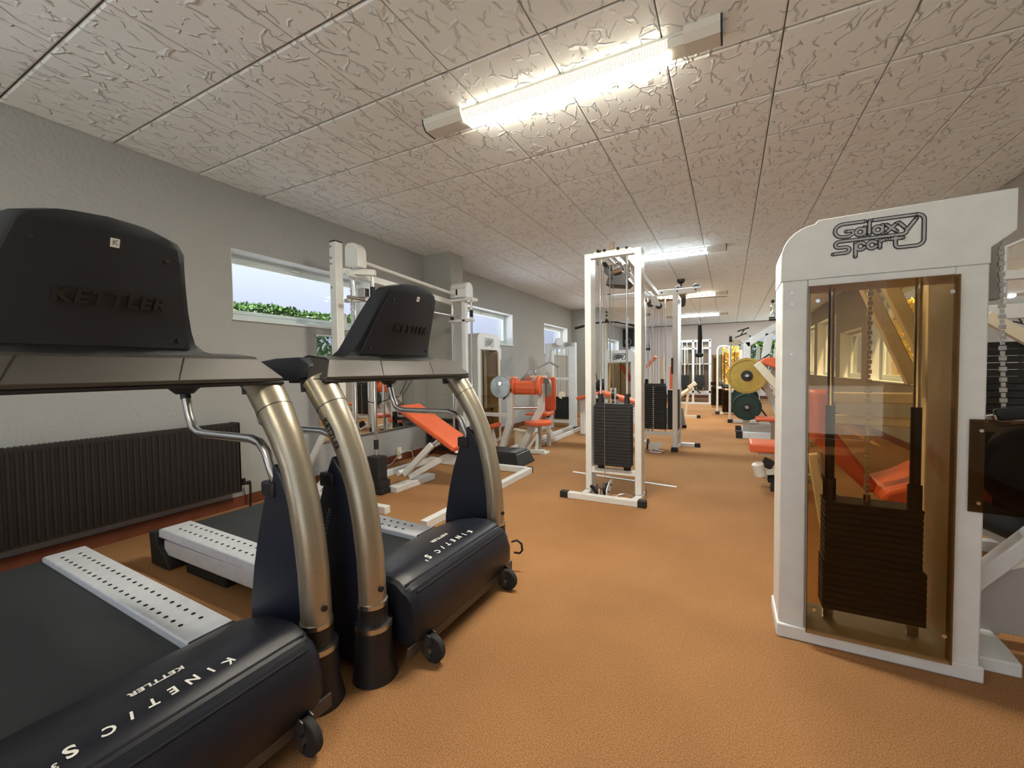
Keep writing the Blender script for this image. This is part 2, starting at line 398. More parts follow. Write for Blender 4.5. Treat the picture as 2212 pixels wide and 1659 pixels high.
# windows
def window_x(n, y0, y1, z0, z1, x, side, handle=True):
    """frame set back in the wall; side=-1 for the left wall"""
    xf = x+side*.17
    b = MB()                                      # plaster reveal lining and sill
    xa, xb = sorted((x+side*.002, x+side*.21)); t = .006
    b.box(xa, xb, y0, y0+t, z0, z1).box(xa, xb, y1-t, y1, z0, z1).box(xa, xb, y0, y1, z1-t, z1)
    root = struct(b.build('window_%d' % n, REVEAL, smooth=False))
    s = MB(); xa, xb = sorted((x-side*.02, x+side*.19)); s.box(xa, xb, y0-.01, y1+.01, z0-.004, z0+.018); s.build('sill', WFRAME, root, local=True, bev=.004)
    f = MB(); xa, xb = sorted((xf, xf+side*.045)); w = .055
    f.box(xa, xb, y0+t, y1-t, z0+.018, z0+.018+w).box(xa, xb, y0+t, y1-t, z1-t-w, z1-t)
    f.box(xa, xb, y0+t, y0+t+w, z0+.018+w, z1-t-w).box(xa, xb, y1-t-w, y1-t, z0+.018+w, z1-t-w)
    xa2, xb2 = sorted((xf-side*.008, xf+side*.03)); w2 = .03
    f.box(xa2, xb2, y0+w, y1-w, z1-w-w2, z1-w).box(xa2, xb2, y0+w, y1-w, z0+w+.018, z0+w+w2+.018)
    f.build('window_frame', WFRAME, root, local=True, bev=.003)
    g = MB(); g.box(*sorted((xf+side*.022, xf+side*.026)), y0+w, y1-w, z0+w, z1-w); g.build('pane', CLEAR, root, smooth=False, local=True)
    if handle:
        ym = (y0+y1)/2-.05; h = MB(); h.box(*sorted((xf-side*.012, xf-side*.002)), ym-.035, ym+.035, z1-.060, z1-.030)
        h.box(*sorted((xf-side*.035, xf-side*.012)), ym-.012, ym+.012, z1-.054, z1-.036)
        h.box(*sorted((xf-side*.04, xf-side*.025)), ym-.06, ym+.012, z1-.052, z1-.038)
        h.build('window_handle', WHITE, root, local=True, bev=.003)
    return root
for k, w in enumerate(WIN_L): window_x(k+1, *w, XL, -1)
for k, w in enumerate(WIN_R): window_x(k+6, *w, XR, 1, False)
def window_y(n, x0, x1, z0, z1, y, mull=()):
    f = MB(); w = .05
    f.box(x0, x1, y+.06, y+.11, z0, z0+w).box(x0, x1, y+.06, y+.11, z1-w, z1).box(x0, x0+w, y+.06, y+.11, z0, z1).box(x1-w, x1, y+.06, y+.11, z0, z1)
    for m in mull: f.box(m-.02, m+.02, y+.065, y+.105, z0, z1)
    root = struct(f.build('window_%d' % n, WFRAME, smooth=False))
    MB().box(x0+w, x1-w, y+.08, y+.085, z0+w, z1-w).build('pane', CLEAR, root, smooth=False, local=True)
    MB().box(x0-.03, x1+.03, y-.03, y+.2, z0-.03, z0).build('sill', WFRAME, root, local=True)
    MB().box(x0-.05, x0, y-.012, y, z0, z1+.05).box(x1, x1+.05, y-.012, y, z0, z1+.05).box(x0, x1, y-.012, y, z1, z1+.05).build('casing', WFRAME, root, local=True)
window_y(10, *WIN_F[0], YF); window_y(11, *WIN_F[1], YF, (.05,)); window_y(12, *WIN_F[2], YF, (1.2,))
window_y(13, *WIN_FILL[0], YN-.25, (-2.0,)); window_y(14, *WIN_FILL[1], YN-.25, (.5,))  # added windows behind the camera, letting fill light into the room

# outside ground, paled to bounce light indoors; hedges and trees seen through the panes
tag(MB().box(-30, -3.96, -25, 45, -.3, 1.36).build('bounce_ground', mat('pale_bounce_ground', (.80, .83, .87), .9), smooth=False), 'unseen pale ground raised below the left windows to bounce light inside', 'ground')['kind'] = 'structure'  # unseen ground, raised and whitened so sunlight bounces up to the ceiling
tag(MB().box(2.41, 30, -25, 45, -.3, -.02).box(-3.9, 2.41, 17.15, 45, -.3, -.02).box(-3.9, 2.41, -25, -3.55, -.3, -.02).build('yard', mat('yard_ground', (.52, .54, .52), .9), smooth=False), 'bare yard outside beyond the back wall', 'yard')['kind'] = 'structure'
def leaves(name, box, n, size, m, label, cat):
    b = MB(); x0, x1, y0, y1, z0, z1 = box
    for _ in range(n):
        c = Vector((random.uniform(x0, x1), random.uniform(y0, y1), 0)); top = z1+.012*math.sin(c.y*7)+random.uniform(-.03, .02)
        c.z = random.uniform(z0, top) if random.random() < .6 else top
        a = Vector((random.gauss(0, 1), random.gauss(0, 1), random.gauss(.5, 1))).normalized(); q = a.cross(Vector((random.gauss(0,1), random.gauss(0,1), .2))).normalized()
        s = size*random.uniform(.6, 1.3); k = a.cross(q)*s*.1
        b.add([c, c+a*s*.45+q*s*.28+k, c+a*s, c+a*s*.45-q*s*.28+k], [(0,1,2),(0,2,3)])
    o = b.build(name, m, smooth=False); tag(o, label, cat, kind='stuff'); return o
leaves('hedge', (-4.72, -4.32, 1.6, 4.4, 1.36, 1.785), 10000, .055, LEAF, 'clipped green hedge outside the nearest left window', 'hedge')
leaves('tree', (3.2, 3.7, 10.1, 13.2, -.03, 2.3), 4000, .15, YLEAF, 'yellow sunlit foliage outside the right-hand windows', 'tree')
leaves('tree', (3.3, 4.3, 5.5, 9.8, -.03, 2.5), 8000, .15, LEAF, 'green shrubs outside the nearest right-hand window', 'tree')
leaves('tree', (-.9, .45, 18.2, 18.8, -.02, 2.5), 3500, .14, YLEAF, 'yellow sunlit foliage outside the narrow window in the back wall', 'tree')
leaves('tree', (.55, 3.0, 19.1, 20.0, -.03, 2.0), 5200, .15, LEAF, 'green shrubbery outside the wide window in the back wall', 'tree')

# ------------------------------------------------------------------ ceiling lamps
TW = emis('warm_tube', (1.0, .91, .74), TUBE); TCOOL = emis('cool_tube', (.80, .95, 1.0), TUBE*.85)
TW2 = emis('warm_prism', (1.0, .88, .66), TUBE*.012); TC2 = emis('cool_prism', (.82, .95, 1.0), TUBE*.012)
LAMPW = mat('lamp_housing', (.62, .60, .54), .4)
def lamp(y, m, m2, label, ribs=True):
    t = thing('ceiling_lamp', label, 'lamp', (-.85, y, ZC), 0, 'fluorescent lamps on the ceiling')
    prof = [(y-.075, ZC), (y-.072, ZC-.030), (y-.045, ZC-.060), (y+.045, ZC-.060), (y+.072, ZC-.030), (y+.075, ZC)]
    MB().prism(prof, 'x', -1.66, -1.395).build('end_cover', LAMPW, t)
    MB().prism(prof, 'x', -.19, -.04).build('end_cover', LAMPW, t)
    MB().box(-1.395, -.19, y-.05, y+.05, ZC-.012, ZC).build('back_plate', LAMPW, t)
    for x in (-1.668, -.040): MB().prism([(a, c-(.002 if c < ZC else 0)) for a, c in prof], 'x', x, x+.008).build('end_cap', DPLAS, t)
    MB().prism([(y-.030, ZC-.059), (y-.030, ZC-.066), (y+.062, ZC-.058), (y+.070, ZC-.030), (y+.045, ZC-.02), (y-.03, ZC-.02)], 'x', -1.392, -.262).build('diffuser', m, t)
    r = MB(); n = 88
    for i in range(n if ribs else 12):
        x = -1.39+1.128*i/(n if ribs else 12); wd = 1.128/(n if ribs else 12)
        r.prism([(y-.072, ZC-.028), (y-.048, ZC-.058), (y-.031, ZC-.064), (y-.031, ZC-.02)], 'x', x+wd*.12, x+wd*.72)
    r.build('prism_ribs', m2, t, smooth=False, kind='stuff')
    MB().box(-.262, -.19, y-.045, y+.045, ZC-.056, ZC-.012).build('starter_box', LAMPW, t)
    al = bpy.data.lights.new('tube_light', 'AREA'); al.shape = 'RECTANGLE'; al.size = 1.12; al.size_y = .085; al.energy = LAMPP*(.10 if y < 0 else 1.12 if y < 5 else 1.25 if y < 9 else 1.8); al.color = (1.0, .92, .78) if m is TW else (.86, .96, 1.0)
    ao = bpy.data.objects.new('tube_light', al); COL.objects.link(ao); ao.parent = t; ao.location = (.025, .015, -.072)
    return t
LAMPP = 33.0
lamp(2.155, TW, TW2, 'long fluorescent lamp nearest the camera, warm lit tube above the treadmills')
lamp(5.98, TCOOL, TC2, 'cool white fluorescent lamp just behind the top of the central cable rack', False)
lamp(9.60, TW, TW2, 'fluorescent lamp on the ceiling beyond the fan', False)
lamp(13.35, TCOOL, TC2, 'farthest fluorescent lamp, close to the back wall', False)
lamp(-1.65, TW, TW2, 'added unseen fluorescent lamp continuing the row behind the camera', False)  # extra lamp out of view, added to light the near floor
# ================================================================== TREADMILLS
def treadmill(loc, rz, label):
    t = thing('treadmill', label, 'treadmill', loc, rz, 'treadmills facing the aisle')
    L = dict(local=True)
    # deck and belt
    MB().prism([(-1.84, .172), (-1.84, .194), (-.36, .172), (-.36, .150)], 'y', -.235, .235).build('running_belt', BELT, t, bev=.006, **L)
    MB().box(-1.84, -.10, -.30, .30, .075, .149).build('deck', BLACK, t, bev=.004, **L)
    MB().cyl((-1.845, -.25, .152), (-1.845, .25, .152), .038, 18).build('rear_roller', RUBBER, t, **L)
    for s in (-1, 1):
        poly = [(-1.84, .165), (-1.835, .210), (-1.80, .222), (-.445, .200), (-.435, .150)]
        rl = MB().prism([(a, c) for a, c in poly], 'y', *sorted((s*.235, s*.385))).build('foot_rail', ALU, t, bev=.006, **L)
        h = MB()
        for row in (.275, .335):
            for i in range(22):
                x = -1.71+i*.054+(.012 if row > .3 else 0)
                c = circ(x, s*row, .0078, 10)[:-1]; zz_ = .2012+.0162*(-.445-x); h.add([(a, b_, zz_) for a, b_ in c]+[(a, b_, zz_-.005) for a, b_ in c], [tuple(range(10))]+[(i2, (i2+1) % 10, 10+(i2+1) % 10, 10+i2) for i2 in range(10)])
        h.build('grip_holes', HOLE, rl, smooth=False, kind='stuff', **L)
        MB().prism([(-.445, .150), (-.445, .202), (-.41, .206), (-.37, .215), (-.31, .240), (-.31, .150)], 'y', *sorted((s*.237, s*.385))).build('rail_cap', HOODM, t, bev=.006, **L)
        MB().box(-1.80, -.30, *sorted((s*.32, s*.375)), .070, .150).build('side_skirt', ALU, t, bev=.004, **L)
        MB().prism([(-1.90, .005), (-1.92, .19), (-1.84, .196), (-1.82, .12), (-1.72, .05), (-1.70, .005)], 'y', *sorted((s*.31, s*.40))).build('rear_foot', RUBBER, t, bev=.006, **L)
        MB().box(-1.60, -1.20, *sorted((s*.30, s*.36)), .0, .07).build('underside_pad', RUBBER, t, bev=.01, **L)
    # hood over the motor
    prof = [(-.47, .150), (-.455, .182), (-.40, .222), (-.33, .262), (-.25, .298), (-.17, .320), (-.10, .326), (-.055, .318), (-.030, .300), (-.022, .292), (-.006, .288), (.015, .262), (.034, .20), (.034, .13), (.015, .085), (-.10, .075), (-.40, .075)]
    prof = [(-.47+(x+.47)*1.11, z) for x, z in prof]
    rings = []
    for y, k in ((-.372, .80), (-.366, .90), (-.352, .965), (-.33, .99), (-.29, 1.0), (0, 1.0), (.29, 1.0), (.33, .99), (.352, .965), (.366, .90), (.372, .80)):
        cx, cz = -.21, .14
        rings.append([(cx+(x-cx)*(1-(1-k)*.5), y, cz+(z-cz)*k) for x, z in prof])
    hood = MB().loft(rings).build('motor_hood', HOODM, t, ang=28, **L)
    trim = MB()
    trim.tube([(.016, -.35, .301), (.016, .35, .301)], .0035, 6).tube([(.058, -.33, .277), (.058, .33, .277)], .0035, 6)
    trim.build('trim_line', DPLAS, hood, **L)
    # lettering printed on the hood
    def on(x): 
        for (a, za), (b_, zb) in zip(prof[1:], prof[2:]):
            if a <= x <= b_: return za+(zb-za)*(x-a)/(b_-a), math.atan2(zb-za, b_-a)
        return .32, 0
    tm = MB(); word = 'KINETIC'
    for i, ch in enumerate(word):
        u = (i-3)/3.0; y = .155-.0415*i; x = -.030-.012*(1-abs(u*.9)**2)
        z, a = on(x); M = frame_m((x, y, z+.0012), (0, -1, 0), (math.cos(a), 0, math.sin(a))) @ Matrix.Rotation(-u*.35, 4, 'Z')
        place_text(tm, text_mb(ch, .036, off=.0010), M)
    z, a = on(-.036); M = frame_m((-.036, -.155, z+.0013), (0, -1, 0), (math.cos(a), 0, math.sin(a)))
    place_text(tm, text_mb('S', .046, off=.0014), M)
    M = frame_m((-.020, -.182, on(-.020)[0]+.0013), (0, -1, 0), (math.cos(a), 0, math.sin(a))); place_text(tm, text_mb('3', .022, off=.0006), M)
    tm.build('hood_lettering', INK, hood, smooth=False, kind='stuff', **L)
    tm = MB(); z, a = on(-.120); M = frame_m((-.120, .030, z+.0012), (0, -1, 0), (math.cos(a), 0, math.sin(a)))
    place_text(tm, text_mb('KETTLER', .029, off=.0012, sx=.95, shear=.15, sp=1.1), M); tm.build('brand_lettering', INK, hood, smooth=False, **L)
    # uprights, fins, handles
    path = [(-.055, .26), (-.056, .32), (-.062, .44), (-.078, .56), (-.104, .68), (-.140, .79), (-.188, .89), (-.245, .98), (-.318, 1.075)]
    for s in (-1, 1):
        y = s*.445
        up = MB().tube([(x, y, z) for x, z in path], [.048]*6+[.052, .056, .060], 22, rb=.050).build('upright', CHAMP, t, **L)
        MB().tube([(-.2445, y, .979), (-.2463, y, .9815)], .0568, 22, rb=.0592).build('joint_ring', DPLAS, up, **L)
        MB().cyl((-.185, y-.012, .945), (-.1685, y-.0145, .938), .0105, 14).build('clamp_bolt', CHROME, up, **L)
        MB().cyl((-.016, y-.006, .33), (-.001, y-.006, .33), .010, 12).build('lower_bolt', BLACK, up, **L)
        k = MB().tube([(-.055, y, .300), (-.055, y, .262), (-.055, y, .258), (-.055, y, .195)], [.046, .046, .052, .054], 22)
        k.tube([(-.052, y, .195), (-.052, y, .06), (-.050, y, .0)], [.062, .070, .082], 22); k.build('foot_column', BLACK, t, **L)
        MB().tube([(-.055, y, .278), (-.055, y, .262)], .0535, 22).tube([(-.053, y, .200), (-.053, y, .182)], .066, 22).build('collar_ring', STEEL, t, **L)
        fin = [(-.215, .80), (-.262, .70), (-.312, .56), (-.348, .42), (-.376, .27), (-.380, .03), (-.05, .03), (-.05, .30), (-.062, .42), (-.082, .54), (-.118, .66), (-.165, .75)]
        MB().prism(fin, 'y', y-.036, y+.036).build('side_fin', NAVY, t, bev=.010, segs=3, **L)
        hb = MB().tube([(-.800, y-s*.03, 1.075), (-.792, y-s*.03, 1.02), (-.770, y-s*.03, .945), (-.745, y-s*.03, .895), (-.700, y-s*.03, .876), (-.640, y-s*.03, .874), (-.340, y-s*.03, .876), (-.292, y-s*.03, .866), (-.258, y-s*.03, .835), (-.228, y-s*.028, .765), (-.222, y-s*.015, .715)], .0160, 16, up=(0,1,0)).build('hand_tube', STEEL, t, **L)
        MB().tube([(-.797, y-s*.03, 1.035), (-.790, y-s*.03, 1.010)], .0180, 16).build('tube_ring', BLACK, hb, **L)
        MB().box(-.275, -.205, y-.045, y+.045, .68, .735).build('handle_bracket', BLACK, t, bev=.008, **L)
        # arm running back towards the runner
        rings = []
        for x, hw, z0, z1 in ((-.34, .040, 1.090, 1.140), (-.40, .050, 1.080, 1.172), (-.55, .050, 1.080, 1.170), (-.75, .046, 1.082, 1.150), (-.86, .036, 1.088, 1.128), (-.90, .020, 1.095, 1.112)):
            rings.append([(x, y-hw, z0), (x, y+hw, z0), (x, y+hw, (z0+z1)/2), (x, y+hw*.6, z1), (x, y-hw*.6, z1), (x, y-hw, (z0+z1)/2)])
        MB().loft(rings).build('side_arm', DPLAS, t, bev=.012, segs=3, **L)
        MB().tube([(-.800, y-s*.03, 1.085), (-.800, y-s*.03, 1.058), (-.798, y-s*.03, 1.030)], [.064, .058, .030], 18).build('tube_socket', BLACK, t, **L)
    MB().tube([(-.318, .445, 1.04), (-.322, .445, 1.085)], .072, 20, rb=.06).tube([(-.318, -.445, 1.04), (-.322, -.445, 1.085)], .072, 20, rb=.06).build('arm_socket', BLACK, t, kind='stuff', **L)
    # crossbar with mitred ends
    def cb(y, k, sh):
        return [(x, y, z) for x, z in ((-.235-sh, 1.082), (-.232-sh, 1.094), (-.290-sh*.6, 1.160), (-.315-sh*.3, 1.170), (-.42, 1.182), (-.455, 1.15), (-.455, 1.085))]
    rings = [cb(-.478, 1, .02), cb(-.472, 1, .004), cb(-.36, 1, 0), cb(.36, 1, 0), cb(.472, 1, .004), cb(.478, 1, .02)]
    for r_, sg in ((rings[0], 1), (rings[5], -1)):
        for i in (2, 3, 4): x, y, z = r_[i]; r_[i] = (x, y+sg*.075, z)
    for r_, sg in ((rings[1], 1), (rings[4], -1)):
        for i in (2, 3, 4): x, y, z = r_[i]; r_[i] = (x, y+sg*.055, z)
    cbo = MB().loft(rings).build('crossbar', BPLAS, t, ang=25, bev=.004, **L)
    MB().box(-.458, -.238, -.478, .478, 1.070, 1.083).build('lower_lip', BLACK, cbo, bev=.004, **L)
    for yy in (-.17, .17): MB().bar((-.2332, yy-.018, 1.094), (-.2895, yy+.022, 1.1605), .0025, .003, up=(1,0,.8)).build('panel_seam', HOLE, cbo, smooth=False, **L)
    # console
    rows = [(1.162, .385, .300, .42), (1.170, .325, .303, .41), (1.185, .280, .300, .408), (1.205, .255, .296, .405), (1.24, .238, .284, .395), (1.30, .218, .263, .370), (1.36, .202, .243, .338), (1.42, .187, .222, .300), (1.460, .175, .209, .276), (1.483, .158, .203, .258), (1.498, .115, .202, .245)]
    de = lambda z: max(.010, min(.045, .045-(z-1.195)*.12))
    rings = []
    for z, hw, xf, xb in rows:
        r_ = []
        c = min(.030, hw*.3)
        d_ = de(z); e_ = .030 if z < 1.44 else .015; pts = [(-xb-.012, -hw*1.07), (-xf-d_-e_, -hw*1.02), (-xf-d_-.006, -hw+.005), (-xf-d_+.004, -hw+c), (-xf-d_*.35, -hw*.5), (-xf, 0), (-xf-d_*.35, hw*.5), (-xf-d_+.004, hw-c), (-xf-d_-.006, hw-.005), (-xf-d_-e_, hw*1.02), (-xb-.012, hw*1.07)]
        for x, y in pts:
            zz = z+(.012*(1-(y/hw)**2) if z > 1.44 else 0)
            r_.append((x, y, zz))
        rings.append(r_)
    con = MB().loft(rings).build('console', DPLAS, t, ang=50, **L)
    # raised back cover, screws, emblem and embossed name
    def face(y, z):
        for (za, ha, xa, _), (zb, hb_, xb_, _) in zip(rows, rows[1:]):
            if za <= z <= zb: f = (z-za)/(zb-za); return -(xa+(xb_-xa)*f)+.004
        return -.204
    cov = MB(); vs = []; zz = [1.190, 1.22, 1.26, 1.30, 1.36, 1.42, 1.466]; hwz = [.228, .214, .204, .194, .180, .165, .150]
    rr = []
    for z, hw in zip(zz, hwz):
        x = face(0, z); q = de(z)*.80; rr.append([(x-.03-q, -hw-.004, z), (x+.001-q, -hw, z), (x+.002-q*.28, -hw*.5, z), (x+.0045, 0, z), (x+.002-q*.28, hw*.5, z), (x+.001-q, hw, z), (x-.03-q, hw+.004, z)])
    cov.loft(rr).build('back_cover', DPLAS, con, ang=50, **L)
    sc = MB()
    for y, z in ((-.190, 1.215), (.190, 1.215), (-.130, 1.430), (.130, 1.430)):
        x = face(y, z)+.001-de(z)*.55; sc.cyl((x-.008, y, z), (x+.0025, y, z), .006, 10)
    sc.build('screw', BLACK, con, **L)
    tl = math.atan2(-(.222-.284), 1.42-1.24)
    upd = (math.sin(tl), 0, math.cos(tl))
    xx = face(0, 1.448)+.0045; M = frame_m((xx, .012, 1.448), (0, 1, 0), upd)
    e1 = MB(); e1.add([M @ Vector(v) for v in [(-.009,-.011,-.002),(.009,-.011,-.002),(.009,.011,-.002),(-.009,.011,-.002),(-.009,-.011,.0015),(.009,-.011,.0015),(.009,.011,.0015),(-.009,.011,.0015)]], [(0,1,2,3),(4,5,6,7),(0,1,5,4),(1,2,6,5),(2,3,7,6),(3,0,4,7)])
    em = e1.build('emblem', PAPER, con, **L)
    e2 = MB(); place_text(e2, text_mb('K', .017, off=.0008), frame_m((xx+.0021, .012, 1.448), (0, 1, 0), upd)); e2.build('emblem_mark', GINK, em, smooth=False, **L)
    tm = MB(); tv, tf = text_mb('KETTLER', .050, off=.0016, sx=1.05, ext=.0022, shear=.12, sp=1.16)
    def onface(v):
        z = 1.308+v[1]*.95; y = v[0]+.022; q = de(z)*.80; hw = .20; return (face(0, z)+.0058+v[2]-q*(abs(y)/hw)**1.8, y, z)
    tm.add([onface(v) for v in tv], tf)
    tm.build('embossed_name', BLACK, con, **L)
    # name on the near upright, slogan on the near fin
    tm = MB(); d = Vector((-.188+.104, 0, .89-.68)).normalized(); wd = 'KETTLER'
    tvs, tfs = text_mb('KETTLER', .031, off=.0011, sx=.92, sp=1.12)
    radz = lambda z: .050*(1 if z < .80 else 1+(z-.80)*.9)
    def spine(z):
        for (xa, za), (xb_, zb) in zip(path, path[1:]):
            if za <= z <= zb: return xa+(xb_-xa)*(z-za)/(zb-za), math.atan2(xb_-xa, zb-za)
        return -.1, 0
    outv = []
    for v in tvs:
        z = .885-v[0]*.90; cx, a = spine(z); off = v[1]; rz_ = radz(z)
        n = math.sqrt(max(0, rz_**2-off**2)); outv.append((cx+off*math.cos(a), -.445-n-.0022, z-off*math.sin(a)))
    tm.add(outv, tfs); tm.build('upright_lettering', DINK, t, smooth=False, **L)
    tm = MB(); M = frame_m((-.283, -.4825, .405), (.28, 0, .96), (-.96, 0, .28)); place_text(tm, text_mb('INTELLIGENT SUSPENSION SYSTEM', .0235, sx=1.0, sp=1.12), M)
    tm.build('fin_lettering', LINK, t, smooth=False, **L)
    # transport bar and castors
    MB().box(.062, .070, -.40, .40, .055, .100).build('transport_bar', DGREY, t, bev=.002, **L)
    for s in (-1, 1):
        y = s*.295
        hk = MB(); pts = [(x+.02, z) for x, z in ((.03, .100), (.055, .112), (.080, .104), (.084, .080), (.070, .060), (.082, .040), (.078, .022), (.055, .018), (.030, .055))]
        hk.prism(pts, 'y', y-.019, y-.015).prism(pts, 'y', y+.015, y+.019).build('castor_bracket', DGREY, t, **L)
        wh = MB().tube([(.098, y-.013, .052), (.098, y+.013, .052)], .052, 24, up=(1,0,0)).build('castor_wheel', RUBBER, t, bev=.004, **L)
        MB().tube([(.098, y-.022, .052), (.098, y+.022, .052)], .010, 12, up=(1,0,0)).build('axle', STEEL, wh, **L)
    return t
TM1 = treadmill((-1.188, .485, 0), math.radians(-.9), 'nearer treadmill at the left edge, cut by the frame, big dark console')
TM2 = dup(TM1, (-1.095, 1.550, 0), math.radians(-.9), 'second treadmill from the camera, its motor hood and castors whole in view')
cb_ = MB(); cb_.tube([(-1.06, 2.02, .165), (-1.035, 2.04, .172), (-1.010, 2.045, .155), (-1.005, 2.045, .12), (-1.02, 2.045, .10), (-1.05, 2.03, .105)], .006, 8)
cb_.build('power_cable', BLACK, TM2)

# ================================================================== RADIATOR
t = thing('radiator', 'long dark brown panel radiator under the windowless stretch of the left wall', 'radiator', (XL+.07, .9, .155))
b = MB(); b.box(XL+.115, XL+.13, -.25, 1.985, .155, .715)
n = 64
for i in range(n):
    y = -.22+i*.0345
    b.prism([(XL+.13, y), (XL+.139, y+.006), (XL+.139, y+.017), (XL+.13, y+.023)], 'z', .175, .690)
b.build('front_panel', RADIA, t)
MB().box(XL+.02, XL+.035, -.25, 1.98, .165, .70).build('rear_panel', RADIA, t)
g = MB()
for i in range(96): y = -.24+i*.0232; g.box(XL+.025, XL+.118, y, y+.012, .703, .712)
g.build('top_grille', RADIA, t, smooth=False, kind='stuff')
MB().box(XL+.012, XL+.13, 1.975, 1.99, .16, .715).build('side_cover', RADIA, t, bev=.003)
v = MB(); v.cyl((XL+.08, 1.985, .20), (XL+.08, 2.06, .20), .012).cyl((XL+.08, 2.03, .20), (XL+.08, 2.03, .245), .018).cyl((XL+.08, 2.06, .20), (XL+.08, 2.085, .20), .016)
v.tube([(XL+.08, 2.07, .20), (XL+.08, 2.085, .19), (XL+.08, 2.085, .085), (XL+.075, 2.085, .03), (XL+.075, 2.085, 0)], .009)
v.build('valve', BLACK, t)
MB().box(XL+.002, XL+.025, .3, .34, .2, .6).box(XL+.002, XL+.025, 1.5, 1.54, .2, .6).build('wall_bracket', BLACK, t)

# ================================================================== WEIGHT STACKS AND CHAINS
def plates(t, x0, x1, y0, y1, z0, z1, n, dots=False, single=True, m=None):
    h = (z1-z0)/n; base = None
    if single:
        for i in range(n):
            if base is None: base = MB().box(x0, x1, y0, y1, z0, z0+h-.0022).build('weight_plate', m or STACK, t, bev=.003, smooth=False)
            else:
                o = base.copy(); COL.objects.link(o); o.parent = t; o.location = base.location+Vector((0, 0, h*i))
    else:
        b = MB()
        for i in range(n): b.box(x0, x1, y0, y1, z0+h*i, z0+h*i+h-.002)
        b.build('weight_plates', m or STACK, t, smooth=False, kind='stuff')
    if dots:
        b = MB(); xm = (x0+x1)/2
        for i in range(n): b.cyl((xm, y0-.0015, z0+h*(i+.5)), (xm, y0+.003, z0+h*(i+.5)), .008, 8)
        b.build('number_dots', INK, t, smooth=False, kind='stuff')
def chain(t, pts, r=.011, name='chain', m=STEEL):
    b = MB()
    for p, q in zip(pts, pts[1:]):
        p = Vector(p); q = Vector(q); L = (q-p).length; d = (q-p)/L; n = int(L/(r*1.7)); sd = d.cross(Vector((0,1,0)))
        if sd.length < .1: sd = Vector((1,0,0))
        sd.normalize()
        for i in range(n):
            c = p+d*((i+.5)*L/n); w = r*(1.0 if i % 2 else .62)
            b.bar(c-d*r*.72, c+d*r*.72, w*1.5, w*1.1)
    return b.build(name, m, t, smooth=False, kind='stuff')

# ================================================================== BIG TOWER MACHINE, RIGHT FOREGROUND
T = thing('selectorized_machine', 'white weight-stack machine filling the right foreground, smoked shield and large logo', 'exercise machine', (.51, 2.1, 0))
y0, y1 = 2.015, 2.235
hdr = [(.184, 1.452), (.184, 1.515)] + [(a, b_) for a, b_ in arc(.304, 1.545, .120, 180, 95, 8)] + [(.305, 1.678), (.845, 1.692), (.845, 1.555), (.785, 1.505), (.785, 1.452)]
MB().prism(hdr, 'y', y0, y0+.012).build('header_panel', WHITE, T, bev=.003)
MB().prism([(a-.0, b_-.004) for a, b_ in hdr], 'y', y0+.020, y1).build('header_casing', WHITE, T, bev=.004)
MB().box(.186, .276, y0, y1, .050, 1.452).build('frame_post', WHITE, T, bev=.006)
MB().box(.700, .783, y0, y1, .050, 1.452).build('frame_post', WHITE, T, bev=.006)
MB().box(.178, .792, y0-.010, y1+.01, .0, .058).build('base_rail', WHITE, T, bev=.006)
MB().box(.276, .700, y0+.004, y1, 1.425, 1.452).build('cross_rail', WHITE, T, bev=.003)
MB().box(.276, .280, y0+.01, y1, .058, 1.425).build('seal_strip', BLACK, T)
# shield: shallow smoked box standing proud of the frame
sh = MB(); xa, xb, ya, za, zb = .274, .697, 1.972, .060, 1.418
sh.box(xa, xb, ya, ya+.004, za, zb).box(xa, xa+.004, ya+.004, y0, za, zb).box(xb-.004, xb, ya+.004, y0, za, zb)
sh.build('smoked_shield', SMOKE, T, smooth=False)
sc = MB()
for x, z in ((.30, 1.36), (.30, .16), (.675, 1.36), (.675, .16)): sc.cyl((x, ya-.003, z), (x, ya+.002, z), .007, 10)
sc.build('shield_screws', CHROME, T, kind='stuff')
for x in (.368, .634):
    MB().cyl((x+.003, 2.13, .06), (x+.003, 2.13, 1.44), .0115, 16).build('guide_rod', CHROME, T)
    MB().cyl((x+.003, 2.13, .56), (x+.003, 2.13, .65), .022, 14).build('rod_sleeve', RUBBER, T)
    MB().cyl((x+.003, 2.13, .65), (x+.003, 2.13, .95), .0165, 14).build('rod_dark_reflection', BLACK, T)  # black cylinder stands in for the dark reflection on the chrome
    sp = MB(); pts = [(x+.003+.018*math.cos(k*.9), 2.13+.018*math.sin(k*.9), .060+k*.0009) for k in range(0, 60)]; sp.tube(pts, .0028, 6, up=(0,0,1)).build('coil_spring', STEEL, T)
nb = 8; hh = (.325-.118)/nb
plates(T, .345, .665, 2.085, 2.185, .118, .325, 8)
plates(T, .350, .652, 2.085, 2.180, .330, .553, 9)
MB().box(.35, .652, 2.08, 2.19, .553, .563).build('top_plate', BLACK, T)
chain(T, [(.490, 2.12, .563), (.490, 2.12, 1.44)], .011, 'lift_chain', STEEL)
MB().cyl((.49, 2.12, .555), (.49, 2.12, .60), .012).build('chain_anchor', CHROME, T)
logo(T, (.350, y0-.001, 1.521), (1, 0, 0), (0, 0, 1), .271)
rv = MB()
for z in (1.405, 1.360, 1.16): rv.cyl((.222, y0-.002, z), (.222, y0+.001, z), .004, 8)
rv.build('rivets', CHROME, T, kind='stuff')
